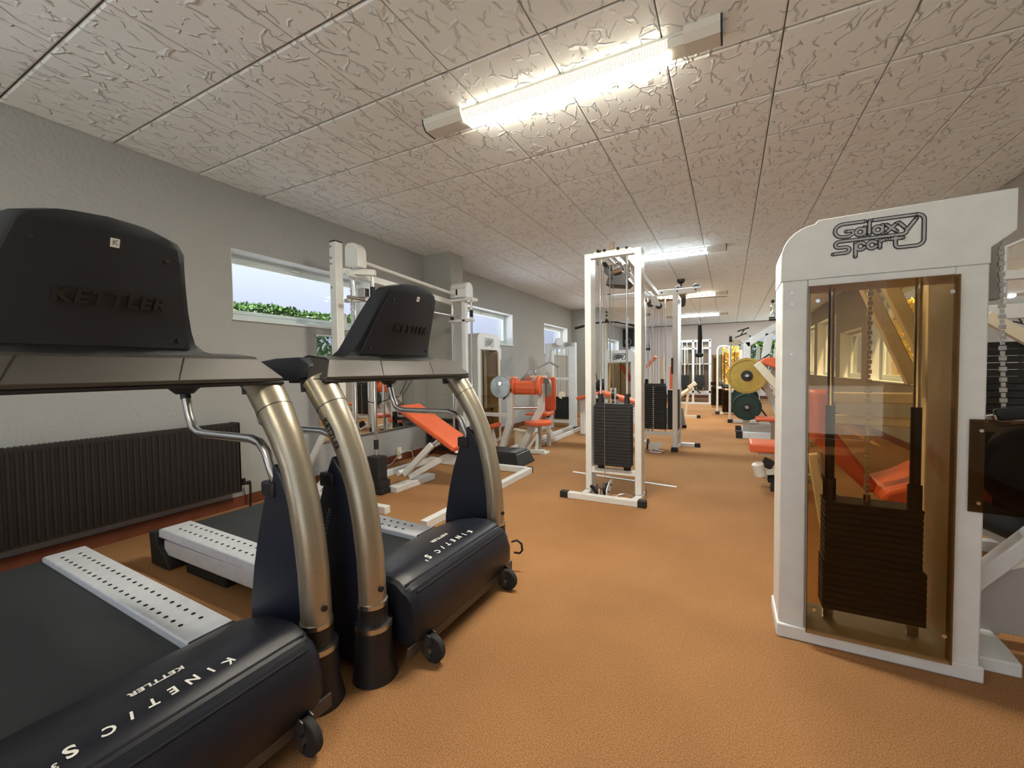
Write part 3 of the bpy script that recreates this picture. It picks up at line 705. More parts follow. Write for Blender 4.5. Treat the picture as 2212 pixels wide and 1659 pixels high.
# machine behind the tower: chain run, lever, guard, seat, pads
chain(T, [(.880, 2.2, 1.545), (.900, 2.2, .91)], .011, 'drive_chain', STEEL)
MB().box(.80, .93, 2.31, 2.36, 1.36, 1.60).build('rear_housing', mat('grey_housing', (.30, .29, .26), .5), T, bev=.006)
MB().prism([(.738, .602), (.738, .923), (.96, .923), (.96, .598)], 'y', 2.003, 2.007).build('smoked_guard', SMOKE2, T, smooth=False)
gb = MB()
for x, z in ((.765, .885), (.762, .635)): gb.cyl((x, 1.996, z), (x, 2.015, z), .006, 10)
gb.build('guard_bolts', CHROME, T, kind='stuff')
MB().tube([(.855, 2.17, .925), (.860, 2.17, .905), (.875, 2.17, .898), (1.10, 2.17, .925)], .015, 14).build('chrome_handle', CHROME, T)
MB().bar((.862, 2.17, .925), (1.10, 2.17, .95), .03, .045).build('handle_bar', BLACK, T, bev=.008)
MB().tube([(.985, 2.15, .72), (1.19, 2.60, .72)], .165, 30, up=(0,0,1)).build('foam_drum', RUBBER, T, bev=.03)
MB().tube([(.835, 2.42, .535), (1.16, 2.30, .40)], .052, 20, up=(0,0,1)).build('foam_roller', RUBBER, T, bev=.015)
MB().bar((.83, 2.50, .47), (1.10, 2.36, .34), .02, .02).build('roller_axle', WHITE, T)
MB().bar((.80, 2.24, .215), (1.02, 2.24, .50), .06, .055).build('diagonal_brace', WHITE, T, bev=.006)
MB().prism([(.80, .03), (.80, .17), (.93, .30), (1.25, .45), (1.25, .06), (.95, .06), (.93, .03)], 'y', 2.30, 2.36).build('base_gusset', mat('grey_enamel', (.42, .40, .37), .45), T, bev=.004)
MB().prism([(2.10, 0), (2.10, .05), (2.20, .062), (2.55, .062), (2.55, 0)], 'x', .785, .925).build('floor_foot', WHITE, T, bev=.006)
b = MB(); b.bar((.515, 2.50, 1.60), (.735, 2.50, 1.03), .045, .05).bar((.60, 2.62, 1.68), (.85, 2.62, 1.05), .045, .055)
b.build('lever_arms', CREAM, T, bev=.004)
MB().bar((.46, 2.60, .955), (1.0, 2.60, .955), .05, .05).build('upper_link', CREAM, T, bev=.004)
MB().bar((.45, 2.62, .845), (1.06, 2.62, .835), .05, .045).build('lower_link', CREAM, T, bev=.004)
MB().bar((.42, 2.86, .62), (.50, 2.86, .10), .05, .05).bar((.50, 2.86, .30), (.98, 2.86, .38), .05, .05).build('seat_frame', CREAM, T, bev=.004)
MB().bar((.80, 2.52, 1.5), (.80, 2.52, .05), .05, .05).bar((.795, 2.24, 1.5), (.795, 2.52, 1.5), .04, .04).build('rear_column', CREAM, T, bev=.004)
bp_ = MB(); bp_.prism([(.40, .98), (.50, .98), (.505, .76), (.70, .47), (.64, .45), (.415, .70)], 'y', 2.74, 2.98); bp_.build('back_pad', DRED, T, bev=.02, segs=3)
sp_ = MB(); sp_.prism([(.66, .44), (.67, .50), (.78, .55), (.90, .63), (1.05, .66), (1.05, .46), (.80, .42)], 'y', 2.62, 2.98); sp_.build('seat_pad', ORANGE, T, bev=.025, segs=3)
MB().tube([(.40, 2.5, .69), (.405, 2.5, .60), (.43, 2.5, .50), (.50, 2.5, .47)], .014, 10).build('curved_grip', CHROME, T)

# ================================================================== CENTRAL CABLE RACK
C_ = thing('cable_rack', 'tall narrow white cable rack standing alone mid-aisle, black plate stack inside', 'exercise machine', (-.88, 3.55, 0))
yf, yb = 3.555, 3.610
MB().box(-1.117, -1.062, yf, yb+.09, .055, 2.10).build('post', WHITE, C_, bev=.004)
MB().box(-.694, -.639, yf, yb+.09, .055, 2.10).build('post', WHITE, C_, bev=.004)
MB().box(-1.072, -.684, yf, yb, 2.055, 2.098).build('top_rail', WHITE, C_, bev=.004)
MB().box(-1.072, -.684, yf+.005, yb-.005, .205, .250).build('lower_rail', WHITE, C_, bev=.004)
MB().box(-1.232, -.645, 3.40, 3.455, .0, .052).build('front_foot', WHITE, C_, bev=.004)
for a, c in ((-1.302, -1.232), (-.645, -.578)): MB().box(a, c, 3.397, 3.458, 0, .056).build('foot_cap', RUBBER, C_, bev=.005)
for a, c in ((-1.122, -1.067), (-.689, -.634)): 
    MB().box(a, c, 3.455, 3.72, 0, .052).build('side_foot', WHITE, C_, bev=.004)
    MB().box(a-.002, c+.002, 3.72, 3.745, 0, .055).build('foot_cap', RUBBER, C_, bev=.004)
MB().box(-1.04, -.72, 3.575, 3.60, 2.095, 2.112).build('mount_plate', CREAM, C_, bev=.002)
for x in (-.985, -.762):
    MB().cyl((x, 3.583, .25), (x, 3.583, 2.055), .0095, 14).build('guide_rod', CHROME, C_)
    MB().tube([(x, 3.583, .812), (x, 3.583, .895)], [.026, .020], 14, up=(1,0,0)).build('rubber_collar', RUBBER, C_)
    MB().cyl((x, 3.583, .25), (x, 3.583, .282), .030, 14).build('rubber_foot', RUBBER, C_)
    MB().sphere((x, 3.583, 2.112), .014).build('cap_nut', BLACK, C_)
plates(C_, -1.035, -.722, 3.525, 3.640, .282, .800, 19)
MB().box(-1.022, -.728, 3.53, 3.635, .796, .813).build('top_plate', BLACK, C_, bev=.002)
wh = MB(); wh.cyl((-.888, 3.583, .89), (-.862, 3.583, .89), .042, 20).build('lift_pulley', BLACK, C_)
MB().box(-.895, -.889, 3.56, 3.606, .813, .945).box(-.861, -.855, 3.56, 3.606, .813, .945).build('pulley_fork', WHITE, C_, bev=.002)
MB().cyl((-.90, 3.583, .865), (-.835, 3.583, .865), .013, 12).build('selector_knob', BLACK, C_)
cbm = MB()
for x, ytop, z0, z1 in ((-.938, 3.52, .12, 1.97), (-.905, 3.60, .93, 2.0), (-.880, 3.60, .93, 2.0), (-.925, 3.66, 1.2, 2.0)): cbm.cyl((x, ytop, z0), (x, ytop, z1), .0025, 6)
cbm.build('steel_cables', STEEL, C_, kind='stuff')
MB().box(-.90, -.868, 3.57, 3.60, 2.112, 2.175).build('top_stub', WOODB, C_, bev=.002)
for x in (-1.0, -.945, -.83): MB().sphere((x, 3.565, 2.113), .013).build('bolt_head', BLACK, C_)
# pulley housing under the top rail
ph = MB(); ph.tube([(-.97, 3.75, 1.985), (-.93, 3.78, 1.99)], .048, 22, up=(0,0,1)).tube([(-.84, 3.82, 1.965), (-.80, 3.84, 1.965)], .075, 26, up=(0,0,1)); ph.build('chrome_cover', CHROME, C_, bev=.01)
MB().prism([(-1.00, 2.05), (-.985, 1.96), (-.955, 1.93), (-.925, 1.915), (-.915, 1.88), (-.905, 1.955), (-.94, 1.99), (-.97, 2.05)], 'y', 3.70, 3.86).build('curved_bracket', BLACK, C_, bev=.004)
MB().prism([(-.975, 1.85), (-.955, 1.92), (-.89, 1.945), (-.80, 1.93), (-.765, 1.86), (-.80, 1.825), (-.885, 1.84)], 'y', 3.72, 3.90).build('pulley_guard', BLACK, C_, bev=.006)
MB().tube([(-.905, 3.72, 1.975), (-.83, 3.71, 1.99)], .05, 22, up=(0,0,1)).build('pulley_wheel', CHROME, C_, bev=.008)
# low pulley
MB().tube([(-.955, 3.56, .075), (-.93, 3.56, .075)], .055, 24, up=(0,0,1)).build('low_pulley', BLACK, C_, bev=.004)
MB().prism([(3.50, .012), (3.50, .075), (3.53, .10), (3.60, .125), (3.68, .13), (3.70, .10), (3.66, .06), (3.55, .012)], 'x', -.925, -.915).build('pulley_bracket', WHITE, C_, bev=.002)
MB().bar((-.975, 3.48, .01), (-.975, 3.48, .09), .006, .02).build('cable_tab', WHITE, C_)
bl = MB()
for y, z in ((3.53, .06), (3.62, .10)): bl.cyl((-.912, y, z), (-.905, y, z), .009, 10)
bl.build('bracket_bolts', BLACK, C_, kind='stuff')
# beams running back to the next station
MB().bar((-.80, 3.60, 2.075), (-.865, 5.93, 2.105), .05, .05).build('bridge_beam', WHITE, C_, bev=.004)
for dx in (0, .05): MB().cyl((-.925+dx, 3.60, 2.06), (-.985+dx, 5.93, 2.085), .012, 12).build('bridge_rod', CHROME, C_)
MB().tube([(-.715, 3.53, .012), (-.765, 3.50, .012), (-.80, 3.52, .012), (-.825, 3.56, .03), (-.79, 3.62, .035), (-.72, 3.62, .03)], .009, 10, closed=True)
t = thing('stirrup_handle', 'chrome triangular cable handle lying inside the central rack base', 'handle', (-.76, 3.56, 0))
MB().tube([(-.85, 3.50, .012), (-.78, 3.47, .012), (-.71, 3.50, .012), (-.715, 3.62, .014), (-.80, 3.66, .018), (-.855, 3.60, .014)], .008, 10, closed=True, up=(0,0,1)).build('loop', CHROME, t)
t = thing('strap_handle', 'black webbing strap handle dropped at the left foot of the central rack', 'handle', (-1.0, 3.56, 0))
b = MB(); b.bar((-1.06, 3.52, .10), (-1.00, 3.55, .012), .02, .03).bar((-1.06, 3.52, .10), (-.97, 3.56, .07), .03, .006); b.build('webbing', RUBBER, t, bev=.002)
MB().cyl((-1.03, 3.60, .02), (-.96, 3.50, .02), .017, 14).build('grip', RUBBER, t)

tag(MB().bar((-1.487, 4.287, .004), (-.425, 4.131, .004), .035, .006).build('floor_strip', PAPER), 'thin white strip lying across the carpet behind the central rack', 'strip')

# ================================================================== SMITH MACHINE BY THE LEFT WALL
S = thing('smith_machine', 'white smith machine with chrome rods and white top beams by the left wall', 'exercise machine', (-2.9, 3.4, 0))
MB().box(-3.16, -3.08, 2.61, 2.69, .06, 2.262).build('post', WHITE, S, bev=.006)
MB().box(-3.158, -3.082, 2.612, 2.688, 2.262, 2.272).build('post_cap', BLACK, S)
b = MB()
for z in (2.22, 2.12, 2.07, 1.86): b.cyl((-3.135, 2.603, z), (-3.135, 2.611, z), .012, 12)
b.build('post_bolts', STEEL, S, kind='stuff')
MB().box(-2.885, -2.83, 4.27, 4.33, .06, 1.98).build('post', WHITE, S, bev=.006)
hp = [(-3.07, 2.06), (-3.07, 2.20)]+arc(-3.02, 2.21, .05, 180, 90, 5)+arc(-3.0, 2.16, .10, 80, 0, 6)+[(-2.90, 2.035)]
MB().prism(hp, 'y', 2.70, 2.80).build('pulley_cover', WHITE, S, bev=.010, segs=3)
MB().prism([(4.25, 1.99), (4.25, 2.10)]+arc(4.33, 2.10, .08, 180, 0, 8)+[(4.41, 1.99)], 'x', -3.03, -2.80).build('pulley_cover', WHITE, S, bev=.008)
MB().box(-2.945, -2.925, 4.245, 4.25, 2.02, 2.09).build('cover_slot', HOLE, S)
MB().bar((-3.02, 2.69, 1.995), (-3.05, 4.30, 1.945), .045, .062).build('top_beam', WHITE, S, bev=.004)
MB().cyl((-3.0, 2.78, 2.12), (-2.96, 4.26, 2.03), .018, 14).build('sync_shaft', WHITE, S)
MB().bar((-3.12, 2.70, 2.02), (-2.84, 2.84, 2.0), .05, .05).build('end_bracket', WHITE, S, bev=.003)
MB().box(-3.10, -2.70, 4.24, 4.36, 1.945, 1.975).build('end_bracket', WHITE, S, bev=.003)
chain(S, [(-3.02, 2.72, .25), (-3.02, 2.72, 2.05)], .012, 'chain', STEEL)
for x, y, z0, z1 in ((-2.87, 2.83, .34, 2.0), (-3.04, 4.30, .3, 1.95), (-2.76, 4.30, .3, 1.95), (-3.06, 2.78, .1, 2.0)):
    MB().cyl((x, y, z0), (x, y, z1), .014, 16).build('guide_rod', CHROME, S)
for x, y, z in ((-2.87, 2.83, 1.79), (-2.76, 4.30, 1.75), (-3.04, 4.30, 1.70), (-2.87, 2.83, .40)): MB().cyl((x, y, z-.0), (x, y, z+.085), .022, 14).build('rubber_stop', RUBBER, S)
MB().bar((-3.14, 2.76, 1.765), (-2.81, 2.85, 1.765), .05, .035).build('carriage', WHITE, S, bev=.003)
MB().box(-3.07, -2.73, 4.27, 4.33, 1.70, 1.73).build('carriage', WHITE, S, bev=.003)
MB().box(-2.98, -2.90, 2.76, 2.82, 1.78, 1.86).build('latch_block', STEEL, S, bev=.004)
MB().cyl((-2.93, 2.6, 1.76), (-2.93, 4.38, 1.76), .014, 14).build('barbell', STEEL, S)
b = MB(); b.cyl((-3.0, 4.30, .06), (-3.0, 4.30, .32), .03).cyl((-2.80, 4.30, .06), (-2.80, 4.30, .32), .03); b.build('rod_bases', RUBBER, S, kind='stuff')
MB().box(-2.94, -2.80, 2.77, 2.89, .12, .335).box(-2.945, -2.775, 2.765, 2.90, .05, .12).box(-2.95, -2.755, 2.76, 2.91, .0, .05).build('rubber_block', RUBBER, S, bev=.004)
MB().box(-3.25, -3.19, 2.42, 4.10, 0, .06).build('base_bar', WHITE, S, bev=.004)
MB().box(-3.19, -2.36, 2.40, 2.46, 0, .06).build('base_bar', WHITE, S, bev=.004)
MB().box(-3.19, -1.93, 4.03, 4.09, 0, .06).build('base_bar', WHITE, S, bev=.004)
MB().box(-1.93, -1.87, 2.30, 4.07, 0, .06).build('base_bar', WHITE, S, bev=.004)
MB().box(-1.932, -1.868, 4.07, 4.092, 0, .064).build('foot_cap', RUBBER, S, bev=.003)
MB().box(-2.895, -2.82, 4.08, 4.34, 0, .06).build('base_bar', WHITE, S, bev=.004)
MB().bar((-3.12, 2.62, .80), (-3.44, 2.52, .20), .04, .05).bar((-3.22, 2.44, .06), (-3.13, 2.64, .3), .05, .05).build('wall_brace', WHITE, S, bev=.004)

# incline bench inside it
B = thing('incline_bench', 'incline bench with coral orange pad inside the smith machine', 'bench', (-2.5, 3.25, 0))
def padbox(p, q, y0, y1, th, name, m, par, bev=.018):
    p = Vector(p); q = Vector(q); ym = (y0+y1)/2
    return MB().bar((p.x, ym, p.z), (q.x, ym, q.z), y1-y0, th, up=(0,0,1)).build(name, m, par, bev=bev, segs=3)
padbox((-2.86, 0, .755), (-2.20, 0, .395), 3.10, 3.42, .060, 'back_pad', ORANGE, B)
padbox((-2.18, 0, .385), (-2.10, 0, .345), 3.14, 3.38, .060, 'seat_pad', ORANGE, B)
padbox((-2.78, 0, .675), (-2.20, 0, .360), 3.14, 3.38, .012, 'pad_board', WHITE, B, .002)
b = MB(); b.bar((-2.80, 3.12, .11), (-2.47, 3.14, .42), .055, .055).build('support_sleeve', WHITE, B, bev=.004)
MB().cyl((-2.48, 3.14, .41), (-2.415, 3.18, .472), .014).cyl((-2.46, 3.17, .40), (-2.40, 3.21, .462), .014).build('support_rod', CHROME, B)
MB().bar((-2.76, 3.16, .08), (-2.36, 3.2, .30), .06, .055).bar((-2.37, 3.2, .298), (-1.98, 3.22, .27), .06, .055).build('main_beam', WHITE, B, bev=.004)
MB().cyl((-2.84, 3.07, .125), (-2.84, 3.17, .125), .025, 14).build('pivot', WHITE, B)
MB().box(-2.78, -2.68, 2.88, 3.44, 0, .055).build('foot_bar', WHITE, B, bev=.004)
tm = MB(); place_text(tm, text_mb('YSTEC', .05, off=.001, shear=.2), frame_m((-2.735, 2.99, .0562), (0, 1, 0), (-1, 0, 0))); tm.build('foot_lettering', GINK, B, smooth=False)
MB().box(-2.13, -2.03, 3.0, 3.45, 0, .05).bar((-2.08, 3.22, .05), (-2.08, 3.22, .29), .05, .05).build('front_foot', WHITE, B, bev=.004)

# wall mirror behind it
t = thing('wall_mirror', 'large frameless mirror low on the left wall behind the smith machine', 'mirror', (XL+.01, 3.5, .4))
MB().box(XL+.001, XL+.010, 2.82, 4.24, .42, 1.47).build('mirror_pane', MIRROR, t, smooth=False)
MB().box(XL+.001, XL+.02, 2.80, 4.26, .40, .42).box(XL+.001, XL+.02, 2.80, 4.26, 1.47, 1.485).build('edge_strip', STEEL, t)
tag(MB().tube([(XL+.015, 4.1, 1.2), (XL+.05, 4.15, .98), (XL+.03, 4.0, .80), (-3.40, 3.8, .72), (-3.3, 3.6, .78)], .005, 6, up=(1,0,0)).build('black_cable', BLACK), 'thin black cable hanging in front of the wall mirror', 'cable')
t = thing('wall_socket', 'cream double wall socket low on the left wall with white flex plugged in', 'socket', (XL+.02, 3.93, .05))
MB().box(XL, XL+.03, 3.90, 3.97, .03, .17).build('cover', CREAM, t, bev=.004)
MB().box(XL+.03, XL+.055, 3.905, 3.95, .09, .135).build('plug', WHITE, t, bev=.006)
MB().tube([(XL+.055, 3.925, .11), (XL+.09, 3.99, .14), (XL+.10, 4.08, .10), (XL+.10, 4.1, .01)], .004, 6).build('flex', WHITE, t)
MB().tube([(XL+.055, 3.92, .12), (XL+.09, 3.85, .10), (XL+.12, 3.70, .03), (XL+.14, 3.5, .004), (XL+.14, 3.3, .004)], .004, 6).build('flex', WHITE, t)

# frosted vase on the sill
t = thing('glass_jar', 'frosted white glass jar standing on the nearest window sill', 'jar', (XL-.06, 3.19, 1.571))
MB().tube([(XL-.06, 3.19, 1.571), (XL-.06, 3.19, 1.60), (XL-.06, 3.19, 1.69), (XL-.06, 3.19, 1.72)], [.045, .055, .050, .058], 18, up=(1,0,0)).build('body', mat('frosted_glass', (.8, .84, .84), .5), t)

# dark weight rack beside the pier
t = thing('weight_rack', 'low black rack tucked behind the bench against the pier', 'rack', (-3.3, 4.42, 0))
for z in (.10, .28, .46):
    MB().bar((-3.56, 4.44, z), (-3.08, 4.44, z), .05, .05).build('shelf_rail', BLACK, t, bev=.003)
for x in (-3.54, -3.10): MB().bar((x, 4.44, .0), (x, 4.44, .55), .045, .05).build('upright_leg', BLACK, t, bev=.003)
for i, (x, z) in enumerate(((-3.42, .17), (-3.25, .17), (-3.40, .35), (-3.22, .35))):
    MB().cyl((x, 4.36, z), (x, 4.41, z), .055, 18).build('small_plate', STACK, t, bev=.004)

# step platform
t = thing('step_platform', 'black step platform with grey rubber top on the carpet', 'step', (-2.5, 4.42, 0))
MB().loft([[(-2.81, 4.22, 0), (-2.09, 4.22, 0), (-2.09, 4.64, 0), (-2.81, 4.64, 0)], [(-2.77, 4.26, .145), (-2.15, 4.26, .145), (-2.15, 4.60, .145), (-2.77, 4.60, .145)]]).build('body', BLACK, t, bev=.012, smooth=False)
MB().box(-2.75, -2.17, 4.275, 4.585, .145, .152).build('top_mat', BLACK, t, bev=.004)
MB().box(-2.26, -2.18, 4.28, 4.58, .152, .156).build('grey_band', GREYTOP, t)
MB().box(-2.62, -2.40, 4.236, 4.245, .07, .11).build('side_slot', HOLE, t)

# ================================================================== TOWER BY SECOND WINDOW (faces the aisle)
def small_tower(name, label, o, xd, w, h, logo_w, seed=0, stackn=8):
    """o = lower left corner of the front, xd = direction along the front"""
    xd = Vector(xd).normalized(); yd = Vector((0,0,1)).cross(xd)   # yd points to the back
    rz = math.atan2(xd.y, xd.x); t = thing(name, label, 'exercise machine', o, rz)
    L = dict(local=True); p = .085
    hd = [(0, h-.24), (0, h-.1)]+arc(.1, h-.1, .1, 180, 90, 6)+arc(w-.1, h-.1, .1, 90, 0, 6)+[(w, h-.24)]
    MB().prism(hd, 'y', 0, .20).build('header_panel', WHITE, t, bev=.004, **L)
    for a in (0, w-p): MB().box(a, a+p, 0, .20, .05, h-.24).build('frame_post', WHITE, t, bev=.004, **L)
    MB().box(-.01, w+.01, -.01, .21, 0, .055).build('base_rail', WHITE, t, bev=.004, **L)
    MB().box(p, w-p, -.02, -.016, .06, h-.26).build('smoked_shield', SMOKE, t, smooth=False, **L)
    for a in (p+.10, w-p-.10): MB().cyl((a, .11, .06), (a, .11, h-.24), .011).build('guide_rod', CHROME, t, **L)
    b = MB()
    for i in range(14): b.box(p+.05, w-p-.05, .06, .16, .10+i*.03, .10+i*.03+.027)
    b.build('weight_plates', STACK, t, smooth=False, kind='stuff', **L)
    MB().bar((w/2, .11, .52), (w/2, .11, h-.25), .015, .008).build('lift_strap', BLACK, t, **L)
    M = t.matrix_world
    lb = MB(); s = logo_w/5.6; Ml = frame_m(((w-logo_w)/2, -.001, h-.20), (1,0,0), (0,0,1)) @ Matrix.Scale(s, 4)
    for k, pth in enumerate(LOGO): ribbon(lb, pth, .26, Ml, (.002+.00002*k)/s)
    lb.build('logo_print', DINK if seed else GINK, t, smooth=False, **L)
    return t
small_tower('selectorized_machine', 'white logo tower with smoked shield beneath the second left window', (-3.19, 5.12, 0), (0, 1, 0), .66, 1.65, .27)
t3 = small_tower('selectorized_machine', 'white rounded logo tower seen through the central rack', (-2.27, 8.5, 0), (1, 0, 0), .62, 1.475, .27, 1)
b = MB(); b.bar((-1.93, 8.56, 1.17), (-1.80, 8.56, .97), .03, .09).bar((-1.80, 8.56, .98), (-1.75, 8.56, .86), .03, .08); b.build('orange_arm_pad', ORANGE, t3, bev=.01)

# ================================================================== CAM MACHINE (roller pads)
K = thing('cam_machine', 'white cam machine with aluminium discs and coral roller pad', 'exercise machine', (-2.5, 5.1, 0))
b = MB()
b.prism([(-2.78, .02), (-2.70, .02), (-2.60, .30), (-2.55, .42), (-2.55, .90), (-2.64, .90), (-2.64, .44)], 'y', 4.94, 5.02); b.build('side_frame', WHITE, K, bev=.005)
MB().prism([(-2.56, .04), (-2.46, .04), (-2.28, .42), (-2.19, .58), (-2.19, .92), (-2.27, .92), (-2.27, .60), (-2.36, .44)], 'y', 5.12, 5.20).build('side_frame', WHITE, K, bev=.005)
MB().tube([(-2.70, 4.88, .885), (-2.70, 4.90, .885)], .150, 32, up=(0,0,1)).build('cam_disc', SILVER, K, bev=.004)
MB().tube([(-2.70, 4.865, .93), (-2.70, 4.885, .93)], .030, 18, up=(0,0,1)).build('cam_hub', CHROME, K, bev=.004)
MB().prism([(-2.62, .93), (-2.45, 1.10), (-2.40, 1.12), (-2.34, 1.10), (-2.33, 1.04), (-2.50, .90)], 'y', 5.24, 5.26).build('rear_plate', STEEL, K, bev=.006)
MB().tube([(-2.17, 5.20, .87), (-2.15, 5.22, .87)], .13, 26, up=(0,0,1)).build('cam_disc', SILVER, K, bev=.004)
MB().tube([(-2.53, 5.02, .87), (-2.25, 5.06, .87)], .095, 8, up=(0,0,1)).build('roller_pad', ORANGE, K, bev=.012)
for x, y in ((-2.56, 5.02), (-2.22, 5.07)): MB().tube([(x-.02, y, .90), (x+.03, y+.004, .90)], .125, 24, up=(0,0,1)).build('roller_flange', ORANGE, K, bev=.01)
MB().box(-2.66, -2.56, 4.90, 4.93, .865, .895).build('adjuster_plate', CREAM, K, bev=.002)
MB().box(-2.72, -2.50, 4.96, 5.0, 1.0, 1.015).build('top_strip', CREAM, K, bev=.002)
MB().box(-2.36, -2.14, 5.1, 5.14, 1.0, 1.03).build('top_strip', CREAM, K, bev=.002)
MB().cyl((-2.57, 4.98, .60), (-2.24, 5.16, .60), .018).build('cross_tube', STEEL, K)
MB().bar((-3.05, 5.0, .50), (-2.60, 4.98, .50), .05, .05).build('link_beam', WHITE, K, bev=.004)
MB().bar((-2.88, 4.88, .03), (-2.14, 5.06, .03), .06, .05).bar((-2.62, 4.95, .03), (-2.70, 5.7, .03), .06, .05).build('base_bar', WHITE, K, bev=.004)
MB().cyl((-2.66, 4.90, .72), (-2.55, 4.90, .86), .012).build('black_lever', BLACK, K)
padbox((-2.92, 0, .33), (-2.70, 0, .39), 4.72, 4.90, .06, 'thigh_pad', ORANGE, K)
MB().bar((-2.80, 4.82, .33), (-2.78, 4.90, .03), .04, .04).build('pad_post', WHITE, K)
t = thing('round_stool', 'round coral seat on a white post with A-brace', 'stool', (-2.24, 5.12, 0))
MB().tube([(-2.26, 5.13, .372), (-2.26, 5.13, .385), (-2.26, 5.13, .415), (-2.26, 5.13, .425)], [.17, .185, .185, .165], 30, up=(1,0,0)).build('seat', ORANGE, t)
MB().cyl((-2.24, 5.13, .02), (-2.24, 5.13, .372), .022).build('post', STEEL, t)
MB().bar((-2.42, 5.10, .02), (-2.27, 5.13, .24), .035, .035).bar((-2.27, 5.13, .24), (-2.26, 5.05, .02), .035, .035).build('brace', WHITE, t)
MB().box(-2.36, -2.12, 5.02, 5.18, 0, .02).build('foot_plate', WHITE, t)
MB().cyl((-2.75, 5.38, .24), (-2.42, 5.30, .22), .03).box(-2.72, -2.58, 5.33, 5.43, 0, .22).build('foot_tube', CREAM, K)

t = thing('upright_seat', 'upright coral orange seat and tall backrest behind the round stool', 'seat', (-2.4, 5.8, 0))
MB().box(-2.53, -2.27, 5.76, 5.82, .50, .995).build('backrest', ORANGE, t, bev=.018, segs=3)
MB().prism([(-2.63, .452), (-2.60, .478), (-2.27, .50), (-2.27, .445)], 'y', 5.46, 5.76).build('seat_pad', ORANGE, t, bev=.015)
MB().bar((-2.47, 5.66, 0), (-2.47, 5.66, .45), .05, .05).bar((-2.33, 5.66, 0), (-2.33, 5.66, .45), .05, .05).bar((-2.50, 5.66, .43), (-2.30, 5.66, .43), .05, .03).box(-2.44, -2.36, 5.82, 5.86, .3, .9).build('frame', WHITE, t)
MB().tube([(-2.28, 5.60, .18), (-2.26, 5.60, .18)], .055, 20, up=(0,0,1)).build('low_pulley', WHITE, t)
MB().bar((-2.40, 5.62, .03), (-2.40, 7.30, .03), .06, .05).build('base_bar', WHITE, t)

# ================================================================== LAT FRAME UNDER THIRD WINDOW
F = thing('pulldown_frame', 'white double-post pulldown frame below the third left window', 'exercise machine', (-2.85, 7.5, 0))
MB().box(-3.13, -2.98, 7.46, 7.54, 0, 1.60).build('post', WHITE, F, bev=.005)
MB().box(-2.665, -2.525, 7.46, 7.54, 0, 1.60).build('post', WHITE, F, bev=.005)
MB().box(-2.98, -2.665, 7.46, 7.54, 1.49, 1.605).build('header', WHITE, F, bev=.005)
MB().box(-2.98, -2.665, 7.47, 7.52, .90, .95).build('cross_bar', WHITE, F, bev=.004)
MB().tube([(-2.86, 7.47, 1.62), (-2.82, 7.42, 1.62)], .075, 22, up=(0,0,1)).build('top_pulley', WHITE, F, bev=.01)
for x in (-2.90, -2.72): MB().cyl((x, 7.5, .2), (x, 7.5, 1.49), .012).build('guide_rod', CHROME, F)
b = MB()
for i in range(14): b.box(-2.94, -2.68, 7.44, 7.54, .17+i*.03, .17+i*.03+.027)
b.build('weight_plates', STACK, F, smooth=False, kind='stuff')
MB().box(-2.98, -2.665, 7.45, 7.53, .10, .15).build('lower_bar', WHITE, F)
MB().bar((-3.05, 6.4, .03), (-3.05, 7.5, .03), .06, .05).bar((-2.60, 5.9, .03), (-2.60, 7.5, .03), .06, .05).build('base_bar', WHITE, F)
MB().box(-2.675, -2.515, 7.44, 7.56, 0, .035).build('foot_cap', RUBBER, F)
MB().tube([(-2.80, 7.46, .62), (-2.79, 7.44, .62)], .07, 20, up=(0,0,1)).build('idler_pulley', CREAM, F)
b = MB(); b.cyl((-2.83, 7.47, .70), (-2.83, 7.47, 1.58), .004, 6).cyl((-2.78, 7.47, .70), (-2.78, 7.47, 1.58), .004, 6); b.build('steel_cables', STEEL, F, kind='stuff')
tm = MB(); s = .20/5.6; Ml = frame_m((-2.75, 7.4585, 1.515), (1,0,0), (0,0,1)) @ Matrix.Scale(s, 4)
for k, pth in enumerate(LOGO): ribbon(tm, pth, .3, Ml, (.001+.00003*k)/s)
tm.build('logo_print', GINK, F, smooth=False)
t = thing('v_handle', 'chrome V-shaped pulldown handle hanging left of the white frame', 'handle', (-3.0, 7.3, 1.3))
MB().cyl((-3.0, 7.32, 1.24), (-3.18, 7.25, 1.14), .016).build('grip', STEEL, t)
MB().cyl((-2.98, 7.32, 1.24), (-2.80, 7.30, 1.14), .016).build('grip', STEEL, t)
chain(t, [(-2.99, 7.32, 1.24), (-2.97, 7.36, 1.50)], .016, 'short_chain', STEEL)
t = thing('notice_sheets', 'pair of small white paper notices taped under the second left window', 'notice', (XL+.002, 6.6, 1.4))
MB().box(XL, XL+.002, 6.22, 6.44, 1.30, 1.50).box(XL, XL+.002, 6.46, 6.62, 1.30, 1.50).build('sheets', PAPER, t, smooth=False, kind='stuff')
b = MB(); place_text(b, text_mb('12', .12, off=.002), frame_m((XL+.003, 6.40, 1.41), (0, 1, 0), (0, 0, 1))); b.build('print', GINK, t, smooth=False)

